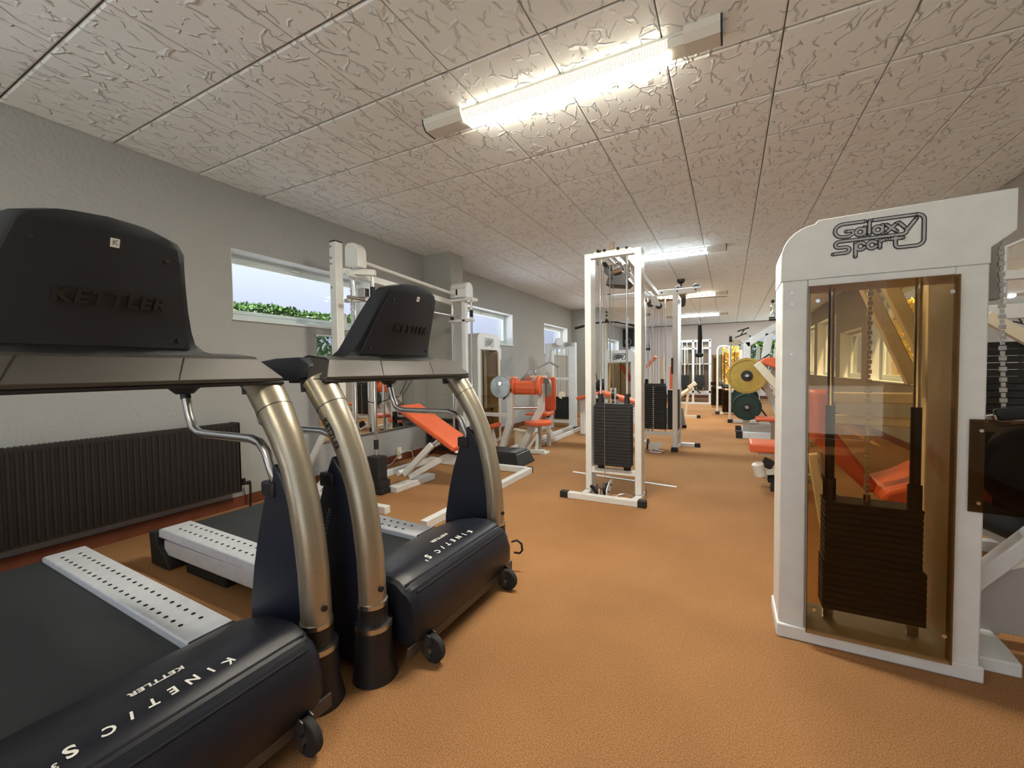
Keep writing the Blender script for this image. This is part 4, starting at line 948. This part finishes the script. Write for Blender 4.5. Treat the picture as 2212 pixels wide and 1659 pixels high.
# ================================================================== MULTI-STATION BEHIND THE RACK
Q = thing('multi_station', 'large white multi-station with long top beam, dotted black stack and several cables', 'exercise machine', (-.9, 6.1, 0))
MB().box(-.665, -.605, 5.92, 5.98, .05, 2.075).build('post', WHITE, Q, bev=.004)
MB().box(-1.14, -1.08, 5.92, 5.98, .05, 2.075).build('post', WHITE, Q, bev=.004)
MB().box(-.66, -.60, 6.32, 6.38, .05, 2.075).build('post', WHITE, Q, bev=.004)
MB().box(-1.14, -1.08, 6.32, 6.38, .05, 2.075).build('post', WHITE, Q, bev=.004)
MB().prism([(-1.52, 2.075), (-1.55, 2.14), (-.325, 2.145), (-.385, 2.075)], 'y', 5.92, 5.98).build('top_beam', WHITE, Q, bev=.004)
MB().box(-.66, -.60, 5.98, 6.32, 2.03, 2.08).box(-1.14, -1.08, 5.98, 6.32, 2.03, 2.08).build('side_beam', WHITE, Q, bev=.003)
for x, z in ((-.605, 2.15), (-.385, 2.155), (-1.51, 2.135)): MB().tube([(x, 5.985, z), (x, 6.01, z)], .045, 22, up=(0,0,1)).build('top_pulley', BLACK, Q, bev=.004)
bl = MB()
for x in (-.605, -.385, -.80, -.87, -.95): bl.cyl((x, 5.905, 2.11), (x, 5.92, 2.11), .011, 10)
bl.build('beam_bolts', BLACK, Q, kind='stuff')
MB().prism([(-.93, 2.07), (-.86, 2.07), (-.81, 1.94), (-.83, 1.93), (-.93, 1.96)], 'y', 5.885, 5.895).build('pulley_bracket', WHITE, Q)
for x, z in ((-.945, 1.97), (-.835, 1.935)): MB().tube([(x, 5.90, z), (x, 5.925, z)], .042, 20, up=(0,0,1)).build('guide_pulley', BLACK, Q, bev=.003)
for x in (-1.03, -.985, -.93, -.76): MB().cyl((x, 5.97, .25), (x, 5.97, 2.07), .0105, 12).build('guide_rod', CHROME, Q)
b = MB()
for x in (-.89, -.86, -.82, -.80): b.cyl((x, 5.95, .9), (x, 5.95, 1.95), .003, 6)
b.cyl((-1.555, 5.99, 1.80), (-1.555, 5.99, 2.13), .003, 6).cyl((-.34, 5.99, 1.73), (-.34, 5.99, 2.15), .003, 6).cyl((-.985, 5.99, 1.85), (-.985, 5.99, 2.1), .003, 6)
b.build('steel_cables', STEEL, Q, kind='stuff')
plates(Q, -1.06, -.75, 5.90, 6.03, .285, .865, 20, dots=True)
MB().box(-1.05, -.755, 5.91, 6.02, .868, .90).build('top_plate', BLACK, Q)
MB().cyl((-1.0, 5.97, .90), (-1.0, 5.97, .96), .02).cyl((-.80, 5.97, .90), (-.80, 5.97, .96), .02).build('rubber_collar', RUBBER, Q, kind='stuff')
b = MB()
for i in range(18): b.box(-.74, -.61, 6.05, 6.30, .27+i*.03, .27+i*.03+.028)
b.build('side_stack', STACK, Q, smooth=False, kind='stuff')
MB().box(-.680, -.655, 5.90, 5.93, 1.03, 1.24).build('black_label', BLACK, Q)
MB().box(-1.08, -.665, 5.92, 5.98, .205, .25).box(-.655, -.605, 5.98, 6.32, .205, .25).build('lower_rail', WHITE, Q, bev=.003)
MB().box(-.67, -.60, 5.92, 6.40, 0, .05).box(-1.145, -1.075, 5.92, 6.40, 0, .05).build('side_foot', WHITE, Q, bev=.003)
MB().box(-.675, -.595, 5.85, 5.92, 0, .055).build('foot_cap', RUBBER, Q, bev=.003)
MB().box(-.60, -.42, 6.33, 6.39, 0, .05).build('outrigger', WHITE, Q, bev=.003)
MB().box(-.42, -.35, 6.325, 6.395, 0, .055).build('foot_cap', RUBBER, Q, bev=.003)
MB().tube([(-.975, 5.84, .085), (-.955, 5.84, .085)], .075, 22, up=(0,0,1)).build('low_pulley', BLACK, Q, bev=.004)
MB().prism([(-.955, .02), (-.955, .09), (-.94, .11), (-.80, .135), (-.78, .12), (-.785, .05), (-.93, .01)], 'y', 5.80, 5.81).build('low_bracket', WHITE, Q)
MB().bar((-1.06, 5.70, .02), (-1.12, 6.0, .14), .05, .02).build('foot_rest', ALU, Q)
t = thing('rope_handle', 'thick black triceps rope hanging from the right end of the long top beam', 'rope', (-.34, 5.99, 1.5))
MB().tube([(-.34, 5.99, 1.66), (-.337, 5.99, 1.5), (-.34, 5.99, 1.29)], [.022, .028, .026], 12).build('rope', RUBBER, t)
MB().sphere((-.345, 5.985, 1.27), .052, 14, (1,1,.6)).build('rope_end', RUBBER, t)
MB().tube([(-.34, 5.99, 1.66), (-.335, 5.99, 1.70), (-.34, 5.99, 1.735)], .010, 8).build('hook', CHROME, t)
t = thing('strap_handle', 'thin black cable strap hanging in the multi-station frame', 'handle', (-.985, 5.99, 1.6))
MB().tube([(-.985, 5.99, 1.38), (-.985, 5.99, 1.5), (-.985, 5.99, 1.70)], [.022, .010, .008], 10).build('strap', RUBBER, t)
MB().sphere((-.985, 5.985, 1.37), .028).build('end_knob', RUBBER, t)
MB().tube([(-.985, 5.99, 1.70), (-.975, 5.99, 1.74), (-.985, 5.99, 1.80), (-.995, 5.99, 1.74)], .005, 8, closed=True, up=(0,1,0)).build('clip', CHROME, t)
MB().sphere((-.985, 5.985, 1.84), .024).build('cable_stop', BLACK, t)
t = thing('lat_bar', 'long curved black pulldown bar hanging behind the central rack', 'bar', (-1.56, 5.99, 1.78))
MB().tube([(-2.02, 5.99, 1.715), (-1.88, 5.99, 1.742), (-1.70, 5.99, 1.772), (-1.555, 5.99, 1.778), (-1.41, 5.99, 1.765), (-1.26, 5.99, 1.730), (-1.13, 5.99, 1.69)], .013, 12).build('bent_bar', BLACK, t)
MB().cyl((-2.03, 5.99, 1.712), (-1.90, 5.99, 1.738), .019, 12).cyl((-1.12, 5.99, 1.688), (-1.24, 5.99, 1.725), .019, 12).build('grips', RUBBER, t, kind='stuff')
MB().sphere((-1.555, 5.99, 1.805), .022).sphere((-1.555, 5.99, 1.87), .016).sphere((-1.555, 5.99, 1.92), .018).build('swivel', BLACK, t, kind='stuff')
t = thing('stirrup_handle', 'chrome stirrup handle lying on the carpet before the multi-station', 'handle', (-.83, 5.75, 0))
MB().tube([(-.92, 5.70, .012), (-.78, 5.68, .012), (-.74, 5.78, .014), (-.88, 5.80, .03)], .008, 8, closed=True, up=(0,0,1)).build('loop', CHROME, t)

# bench and seats behind the rack, by the far left
t = thing('gym_bench', 'low coral-topped bench seen through the central rack posts', 'bench', (-1.8, 6.8, 0))
MB().bar((-1.88, 6.8, .725), (-1.30, 6.8, .575), .30, .06, up=(0,0,1)).build('long_pad', ORANGE, t, bev=.015)
MB().bar((-2.25, 6.8, .615), (-1.95, 6.8, .70), .28, .05, up=(0,0,1)).build('head_pad', ORANGE, t, bev=.015)
MB().bar((-2.22, 6.8, .56), (-1.93, 6.8, .65), .08, .06, up=(0,0,1)).bar((-2.18, 6.8, .02), (-2.18, 6.8, .56), .07, .07).bar((-1.85, 6.8, .66), (-1.32, 6.8, .52), .05, .06, up=(0,0,1)).bar((-1.40, 6.8, .02), (-1.40, 6.8, .54), .06, .06).bar((-2.2, 6.8, .03), (-1.3, 6.8, .03), .06, .05).build('frame', WHITE, t, bev=.004)
t = thing('arm_curl_seat', 'orange and cream seat seen between the cables of the multi-station', 'seat', (-1.6, 9.6, 0))
MB().bar((-1.62, 9.6, 1.12), (-1.42, 9.6, 1.36), .12, .06, up=(0,0,1)).box(-1.13, -1.02, 9.55, 9.62, .55, 1.14).build('pads', ORANGE, t, bev=.01, kind='stuff')
MB().bar((-1.50, 9.6, .02), (-1.50, 9.6, 1.20), .06, .06).bar((-1.28, 9.6, .02), (-1.28, 9.6, 1.35), .07, .06).bar((-1.5, 9.6, .04), (-1.0, 9.6, .04), .06, .06).bar((-1.07, 9.64, .04), (-1.07, 9.64, .6), .05, .05).build('frame', CREAM, t)
t = thing('floor_bag', 'dark bag and bars leaning beside the far pier', 'bag', (-2.35, 9.3, 0))
MB().sphere((-2.55, 9.5, .72), .20, 14, (1,1,.8)).build('bag', RUBBER, t)
MB().cyl((-2.65, 9.3, .02), (-2.9, 9.6, 1.25), .016).cyl((-2.5, 9.3, .02), (-2.75, 9.6, 1.0), .014).bar((-2.55, 9.5, .02), (-2.55, 9.5, .60), .3, .3).build('stand', BLACK, t, kind='stuff')
t = thing('loudspeaker', 'black loudspeaker fixed high on the back wall', 'speaker', (-3.35, 16.5, 2.0))
MB().box(-3.62, -3.24, 16.35, 16.75, 1.93, 2.60).build('cabinet', BLACK, t, bev=.01)
MB().tube([(-3.43, 16.345, 2.12), (-3.43, 16.335, 2.12)], .13, 24, up=(0,0,1)).build('cone', GINK, t)
MB().tube([(-3.43, 16.34, 2.12), (-3.43, 16.325, 2.12)], .10, 24, up=(0,0,1)).build('cone_centre', BLACK, t)
MB().box(-3.5, -3.4, 16.75, YF, 2.2, 2.3).build('wall_bracket', BLACK, t)

# ================================================================== CEILING FAN
t = thing('ceiling_fan', 'dark ceiling fan with brown blades beyond the multi-station', 'fan', (-.75, 7.9, ZC))
MB().tube([(-.75, 7.9, ZC), (-.75, 7.9, 2.60), (-.75, 7.9, 2.565)], [.065, .065, .025], 20, up=(1,0,0)).build('canopy', BLACK, t)
MB().cyl((-.75, 7.9, 2.565), (-.75, 7.9, 2.40), .013).build('down_rod', BLACK, t)
MB().tube([(-.75, 7.9, 2.40), (-.75, 7.9, 2.38), (-.75, 7.9, 2.28), (-.75, 7.9, 2.19), (-.75, 7.9, 2.165)], [.05, .085, .085, .075, .05], 22, up=(1,0,0)).build('motor', mat('fan_metal', (.10, .10, .10), .3, .8), t)
for k in range(4):
    a = math.radians(8+90*k); c = Vector((math.cos(a), math.sin(a), 0)); n = Vector((-c.y, c.x, .18))
    o = Vector((-.75, 7.9, 2.30)); rings = []
    for r_, hw in ((.12, .035), (.20, .055), (.40, .07), (.66, .075), (.72, .05)):
        p = o+c*r_; n2 = n.normalized(); up = Vector((0,0,.004)); rings.append([p-n2*hw-up, p+n2*hw-up, p+n2*hw+up, p-n2*hw+up])
    MB().loft(rings).build('blade', WOODB, t, smooth=False)

# ================================================================== FAR END
G = thing('twin_stack_machine', 'white twin-column machine with brown covers before the back wall', 'exercise machine', (-.95, 13.9, 0))
x0, x1 = -1.42, -.48
for x in (x0, -1.0, x1-.06): MB().box(x, x+.06, 13.88, 13.96, 0, 1.94).build('post', WHITE, G, bev=.004)
MB().box(x0, x1, 13.88, 13.96, 1.88, 1.94).box(x0, x1, 13.88, 13.96, 1.66, 1.70).box(x0, x1, 13.88, 13.96, 1.20, 1.22).box(x0, x1, 13.88, 13.96, .34, .40).box(x0-.1, x1+.1, 13.85, 13.95, 0, .05).build('cross_bars', WHITE, G, kind='stuff')
b = MB()
for x in (-1.28, -1.14, -.86, -.72): b.box(x-.008, x+.008, 13.87, 13.88, 1.22, 1.88)
b.build('glazing_bars', WHITE, G, kind='stuff')
MB().box(x0+.06, x1-.06, 13.95, 13.97, .40, 1.88).build('brown_cover', mat('brown_cover', (.085, .060, .038), .3), G)
for xc in (-1.20, -.78):
    b = MB()
    for i in range(12): b.box(xc-.12, xc+.12, 13.80, 13.90, .52+i*.03, .52+i*.03+.027)
    b.build('weight_plates', STACK, G, smooth=False, kind='stuff')
    MB().bar((xc, 13.85, .88), (xc, 13.85, 1.75), .03, .03).build('lift_bar', CREAM, G)
    for dx in (-.09, .09): MB().cyl((xc+dx, 13.85, .4), (xc+dx, 13.85, 1.66), .012, 10).build('guide_rod', CHROME, G)
MB().box(x1+.08, x1+.16, 13.87, 13.97, 0, .055).build('foot_cap', RUBBER, G)
t = thing('cream_bench', 'cream tubular bench with angled roller head standing past the multi-station', 'bench', (-.85, 10.0, 0))
MB().cyl((-1.06, 10.0, .40), (-.74, 10.0, .66), .045).build('tilted_tube', CREAM, t)
MB().bar((-.79, 10.0, .66), (-.64, 10.0, .77), .10, .09).build('head_block', CREAM, t, bev=.01)
MB().cyl((-.68, 9.95, .70), (-.55, 9.90, .55), .016).build('black_grip', BLACK, t)
MB().bar((-.85, 10.0, .02), (-.80, 10.0, .55), .05, .05).bar((-1.1, 10.0, .03), (-.62, 10.0, .03), .07, .06).bar((-1.05, 10.0, .03), (-1.05, 10.0, .42), .05, .05).build('frame', CREAM, t)
MB().box(-.62, -.55, 9.96, 10.04, 0, .065).build('foot_cap', RUBBER, t)
t = thing('footplate_machine', 'grey ribbed footplate on a white foot beside the multi-station', 'exercise machine', (-.8, 8.25, 0))
MB().prism([(-1.05, .06), (-.70, .06), (-.745, .37), (-1.05, .37)], 'y', 8.22, 8.26).build('footplate', GREYTOP, t)
MB().bar((-1.1, 8.3, .03), (-.76, 8.3, .03), .06, .055).build('base_bar', WHITE, t)
MB().box(-.76, -.69, 8.27, 8.33, 0, .06).build('foot_cap', RUBBER, t)

def slim_station(y, x, h, label, w=.55):
    t = thing('selectorized_machine', label, 'exercise machine', (x, y, 0), 0)
    MB().tube([(x+.02, y, 0), (x+.02, y, h-.10), (x+.04, y, h-.03), (x+.10, y, h), (x+.20, y, h), (x+.26, y, h-.03)], .023, 12).build('arched_post', WHITE, t)
    MB().bar((x+.02, y, .63), (x+w, y, .63), .04, .05).build('cross_bar', WHITE, t)
    MB().bar((x+.02, y, .04), (x+w+.3, y, .04), .06, .06).build('base_bar', WHITE, t)
    MB().bar((x+w-.05, y, .04), (x+w-.05, y, h-.1), .06, .06).build('rear_post', WHITE, t)
    MB().box(x-.02, x+.07, y-.04, y+.04, 0, .07).build('foot_cap', RUBBER, t)
    MB().box(x-.10, x+.17, y+.05, y+.055, .15, h-.2).build('smoked_shield', SMOKE, t, smooth=False)
    b = MB()
    for i in range(14): b.box(x-.12, x+.14, y+.10, y+.2, .20+i*.032, .20+i*.032+.029)
    b.build('weight_plates', STACK, t, smooth=False, kind='stuff')
    for dx in (-.08, .10): MB().cyl((x+dx, y+.15, .2), (x+dx, y+.15, h-.15), .012, 10).build('guide_rod', CHROME, t)
    MB().box(x-.13, x+.15, y+.1, y+.2, .68, .76).build('top_plate', BLACK, t)
    return t
slim_station(9.4, 0.0, 1.60, 'white machine with smoked shield, nearer of the two before the yellow window')
slim_station(11.0, -.26, 1.60, 'white arched machine, farther of the two before the yellow window')
t = thing('crossed_handle', 'black bar handle stowed on top of the far white machine', 'handle', (.05, 9.3, 1.7))
MB().tube([(.0, 9.3, 1.66), (.05, 9.3, 1.66)], .06, 20, up=(0,0,1)).build('pulley', BLACK, t)
MB().cyl((.10, 9.3, 1.68), (.30, 9.3, 1.76), .012).cyl((.14, 9.3, 1.80), (.34, 9.3, 1.86), .013).cyl((.20, 9.3, 1.73), (.26, 9.3, 1.83), .01).build('bars', BLACK, t, kind='stuff')
MB().box(0, .18, 9.32, 9.4, 1.56, 1.64).build('shelf', CREAM, t)
t = thing('wood_panel', 'narrow brown wooden panel on the back wall left of the yellow window', 'panel', (-.5, YF-.02, 0))
MB().box(-.50, -.38, YF-.03, YF, .1, 1.45).build('board', WOODB, t)

# ================================================================== PLATE-LOADED MACHINE ON THE RIGHT
P_ = thing('plate_loaded_machine', 'white plate-loaded machine with slanted top beam on the right of the aisle', 'exercise machine', (.5, 7.6, 0))
MB().box(.20, .295, 7.56, 7.64, .05, 1.50).build('front_post', WHITE, P_, bev=.006)
MB().bar((.24, 7.60, 1.46), (.745, 7.60, 1.80), .08, .10, up=(0,0,1)).build('slanted_beam', WHITE, P_, bev=.006)
MB().bar((.55, 7.60, 1.62), (.46, 7.60, .95), .08, .11, up=(1,0,0)).bar((.72, 7.6, 1.80), (.60, 7.6, .9), .08, .09, up=(1,0,0)).bar((.46, 7.62, .95), (.80, 7.62, .05), .08, .09, up=(1,0,0)).build('rear_leg', WHITE, P_, bev=.006)
MB().bar((.14, 7.45, .05), (1.2, 7.45, .05), .08, .10).bar((.16, 8.1, .05), (1.1, 8.1, .05), .08, .10).build('base_beam', WHITE, P_, bev=.006)
for y in (7.45, 8.10): MB().box(.10, .19, y-.05, y+.05, 0, .11).build('foot_cap', RUBBER, P_, bev=.006)
MB().bar((.25, 7.45, .05), (.25, 8.1, .05), .08, .08).bar((.30, 7.6, .16), (.75, 7.6, .20), .06, .07).build('cross_beam', WHITE, P_, bev=.004)
MB().cyl((.25, 7.64, .975), (.25, 7.30, .975), .022).cyl((.25, 7.64, .49), (.25, 7.30, .49), .022).build('plate_peg', STEEL, P_, kind='stuff')
MB().cyl((.30, 7.5, 1.12), (.55, 7.5, 1.30), .012).cyl((.62, 7.5, 1.38), (.95, 7.5, 1.60), .014).cyl((.34, 7.55, .62), (.62, 7.55, .18), .012).build('black_rods', BLACK, P_, kind='stuff')
padbox((.37, 0, 1.165), (.80, 0, .60), 7.30, 7.50, .11, 'backrest_board', CREAM, P_, .01)
MB().prism([(.40, 1.19), (.47, 1.24), (.58, 1.25), (.66, 1.20), (.72, 1.10), (.85, .84), (.80, .78), (.60, 1.09), (.42, 1.165)], 'y', 7.30, 7.50).build('backrest_pad', ORANGE, P_, bev=.02)
MB().bar((.44, 7.7, .85), (.58, 7.7, .70), .12, .10).build('lever_pad', DRED, P_, bev=.01)
def disc(name, c, r, m, label, hub=.055):
    t = thing(name, label, 'weight plate', c)
    x, y, z = c
    b = MB(); prof = [(.0, .024), (r*.25, .024), (r*.27, .016), (r*.84, .014), (r*.87, .024), (r, .022), (r, -.022), (.0, -.022)]
    rings = [[(x+q*math.cos(2*PI*k/40), y-w, z+q*math.sin(2*PI*k/40)) for k in range(40)] for q, w in prof if q > 0]
    b.loft(rings).build('disc', m, t)
    MB().tube([(x, y-.03, z), (x, y-.016, z)], hub, 22, up=(0,0,1)).build('hub', STACK, t, bev=.004)
    MB().tube([(x, y-.038, z), (x, y-.028, z)], .024, 16, up=(0,0,1)).build('peg_end', STEEL, t)
disc('weight_plate', (.242, 7.38, .975), .272, YEL, 'large mustard-yellow plate on the upper peg', .08)
disc('weight_plate', (.242, 7.38, .495), .205, GREENP, 'dark green plate on the lower peg, front one')
disc('weight_plate', (.235, 7.95, .60), .20, GREENP, 'dark plate half hidden behind the post and green plate')
t = thing('machine_seat', 'rust orange seat pad just right of the green plate', 'seat', (.5, 7.0, 0))
MB().box(.345, .75, 6.86, 7.14, .335, .385).build('seat_pad', ORANGE, t, bev=.015)
MB().bar((.56, 7.0, .02), (.56, 7.0, .335), .05, .05).bar((.40, 7.0, .02), (.9, 7.0, .02), .05, .03).build('seat_post', STEEL, t)
t = thing('low_bench', 'thick coral bench end poking out from behind the tower', 'bench', (.45, 4.4, 0))
MB().box(.172, .62, 4.40, 4.72, .325, .412).build('pad', ORANGE, t, bev=.02, segs=3)
MB().box(.24, .60, 4.45, 4.65, .30, .325).build('pad_board', WHITE, t)
MB().bar((.42, 4.55, .02), (.42, 4.55, .30), .05, .05).bar((.30, 4.9, .03), (.8, 4.9, .03), .06, .06).bar((.42, 4.55, .03), (.42, 4.9, .03), .05, .05).build('frame', WHITE, t)
MB().tube([(.232, 4.36, .238), (.262, 4.38, .125)], .048, 24, up=(1,0,0)).build('white_roller', WHITE, t, bev=.006)
MB().bar((.27, 4.38, .155), (.45, 4.45, .17), .03, .045).build('roller_arm', WHITE, t)
MB().bar((.285, 4.50, .235), (.36, 4.50, .20), .08, .08).box(.32, .5, 4.42, 4.52, .06, .13).prism([(.335, 0), (.345, .07), (.5, .07), (.5, 0)], 'y', 4.34, 4.46).build('rubber_buffers', RUBBER, t, kind='stuff')
t = thing('hanging_handles', 'pair of chrome stirrup handles hanging from a cable beside the tower', 'handle', (.55, 7.0, 1.8))
MB().tube([(.50, 7.0, 1.78), (.505, 7.0, 1.83), (.54, 7.0, 1.875), (.60, 7.0, 1.83), (.607, 7.0, 1.78)], .006, 8).tube([(.50, 6.95, 1.80), (.51, 6.95, 1.84), (.545, 6.95, 1.90), (.57, 6.95, 1.85), (.57, 6.95, 1.80)], .006, 8).tube([(.535, 7, 1.88), (.52, 7, 1.93), (.53, 7, 1.98), (.55, 7, 2.0), (.57, 7, 1.97), (.56, 7, 1.90)], .006, 8).build('loops', CHROME, t, kind='stuff')
MB().cyl((.50, 7.0, 1.772), (.607, 7.0, 1.772), .013).cyl((.50, 6.95, 1.795), (.57, 6.95, 1.795), .012).build('grips', BLACK, t, kind='stuff')
MB().sphere((.545, 7.0, 2.03), .025).build('cable_stop', BLACK, t)
MB().tube([(.66, 7.0, 2.10), (.69, 7.0, 2.10)], .11, 26, up=(0,0,1)).bar((.68, 7.0, 2.10), (.95, 7.0, 2.10), .05, .06).build('pulley_arm', WHITE, t)
MB().bar((.95, 7.0, 2.12), (.95, 7.0, .0), .07, .07).build('column', WHITE, t)

# ================================================================== RIGHT WALL: MIRROR
t = thing('wall_mirror', 'tall mirror on the right wall behind the big tower machine', 'mirror', (XR-.01, 4.0, .2))
MB().box(XR-.012, XR-.001, 2.9, 5.12, .25, 2.09).build('mirror_pane', MIRROR, t, smooth=False)
MB().box(XR-.02, XR-.001, 2.88, 5.14, 2.09, 2.11).box(XR-.02, XR-.001, 5.12, 5.14, .25, 2.09).build('edge_strip', WHITE, t)
R2 = thing('cable_machine', 'white frame with dark stack standing by the right wall', 'exercise machine', (1.45, 3.6, 0))
for x, y in ((1.22, 3.35), (1.62, 3.35), (1.22, 3.75)): MB().bar((x, y, 0), (x, y, 1.62), .06, .06).build('post', WHITE, R2, bev=.004)
MB().bar((1.20, 3.35, 1.40), (1.65, 3.35, 1.40), .05, .08).bar((1.22, 3.35, 1.6), (1.62, 3.35, 1.6), .05, .05).build('rail', WHITE, R2, bev=.004)
MB().bar((1.28, 3.33, 1.38), (1.60, 3.33, 1.12), .04, .06).build('diagonal_strut', CREAM, R2)
b = MB()
for i in range(26): b.box(1.27, 1.57, 3.42, 3.56, .2+i*.04, .2+i*.04+.036)
b.build('weight_plates', STACK, R2, smooth=False, kind='stuff')
MB().bar((1.1, 3.5, .03), (1.75, 3.5, .03), .07, .06).bar((1.22, 3.3, .03), (1.22, 3.8, .03), .06, .06).build('base_bar', WHITE, R2)
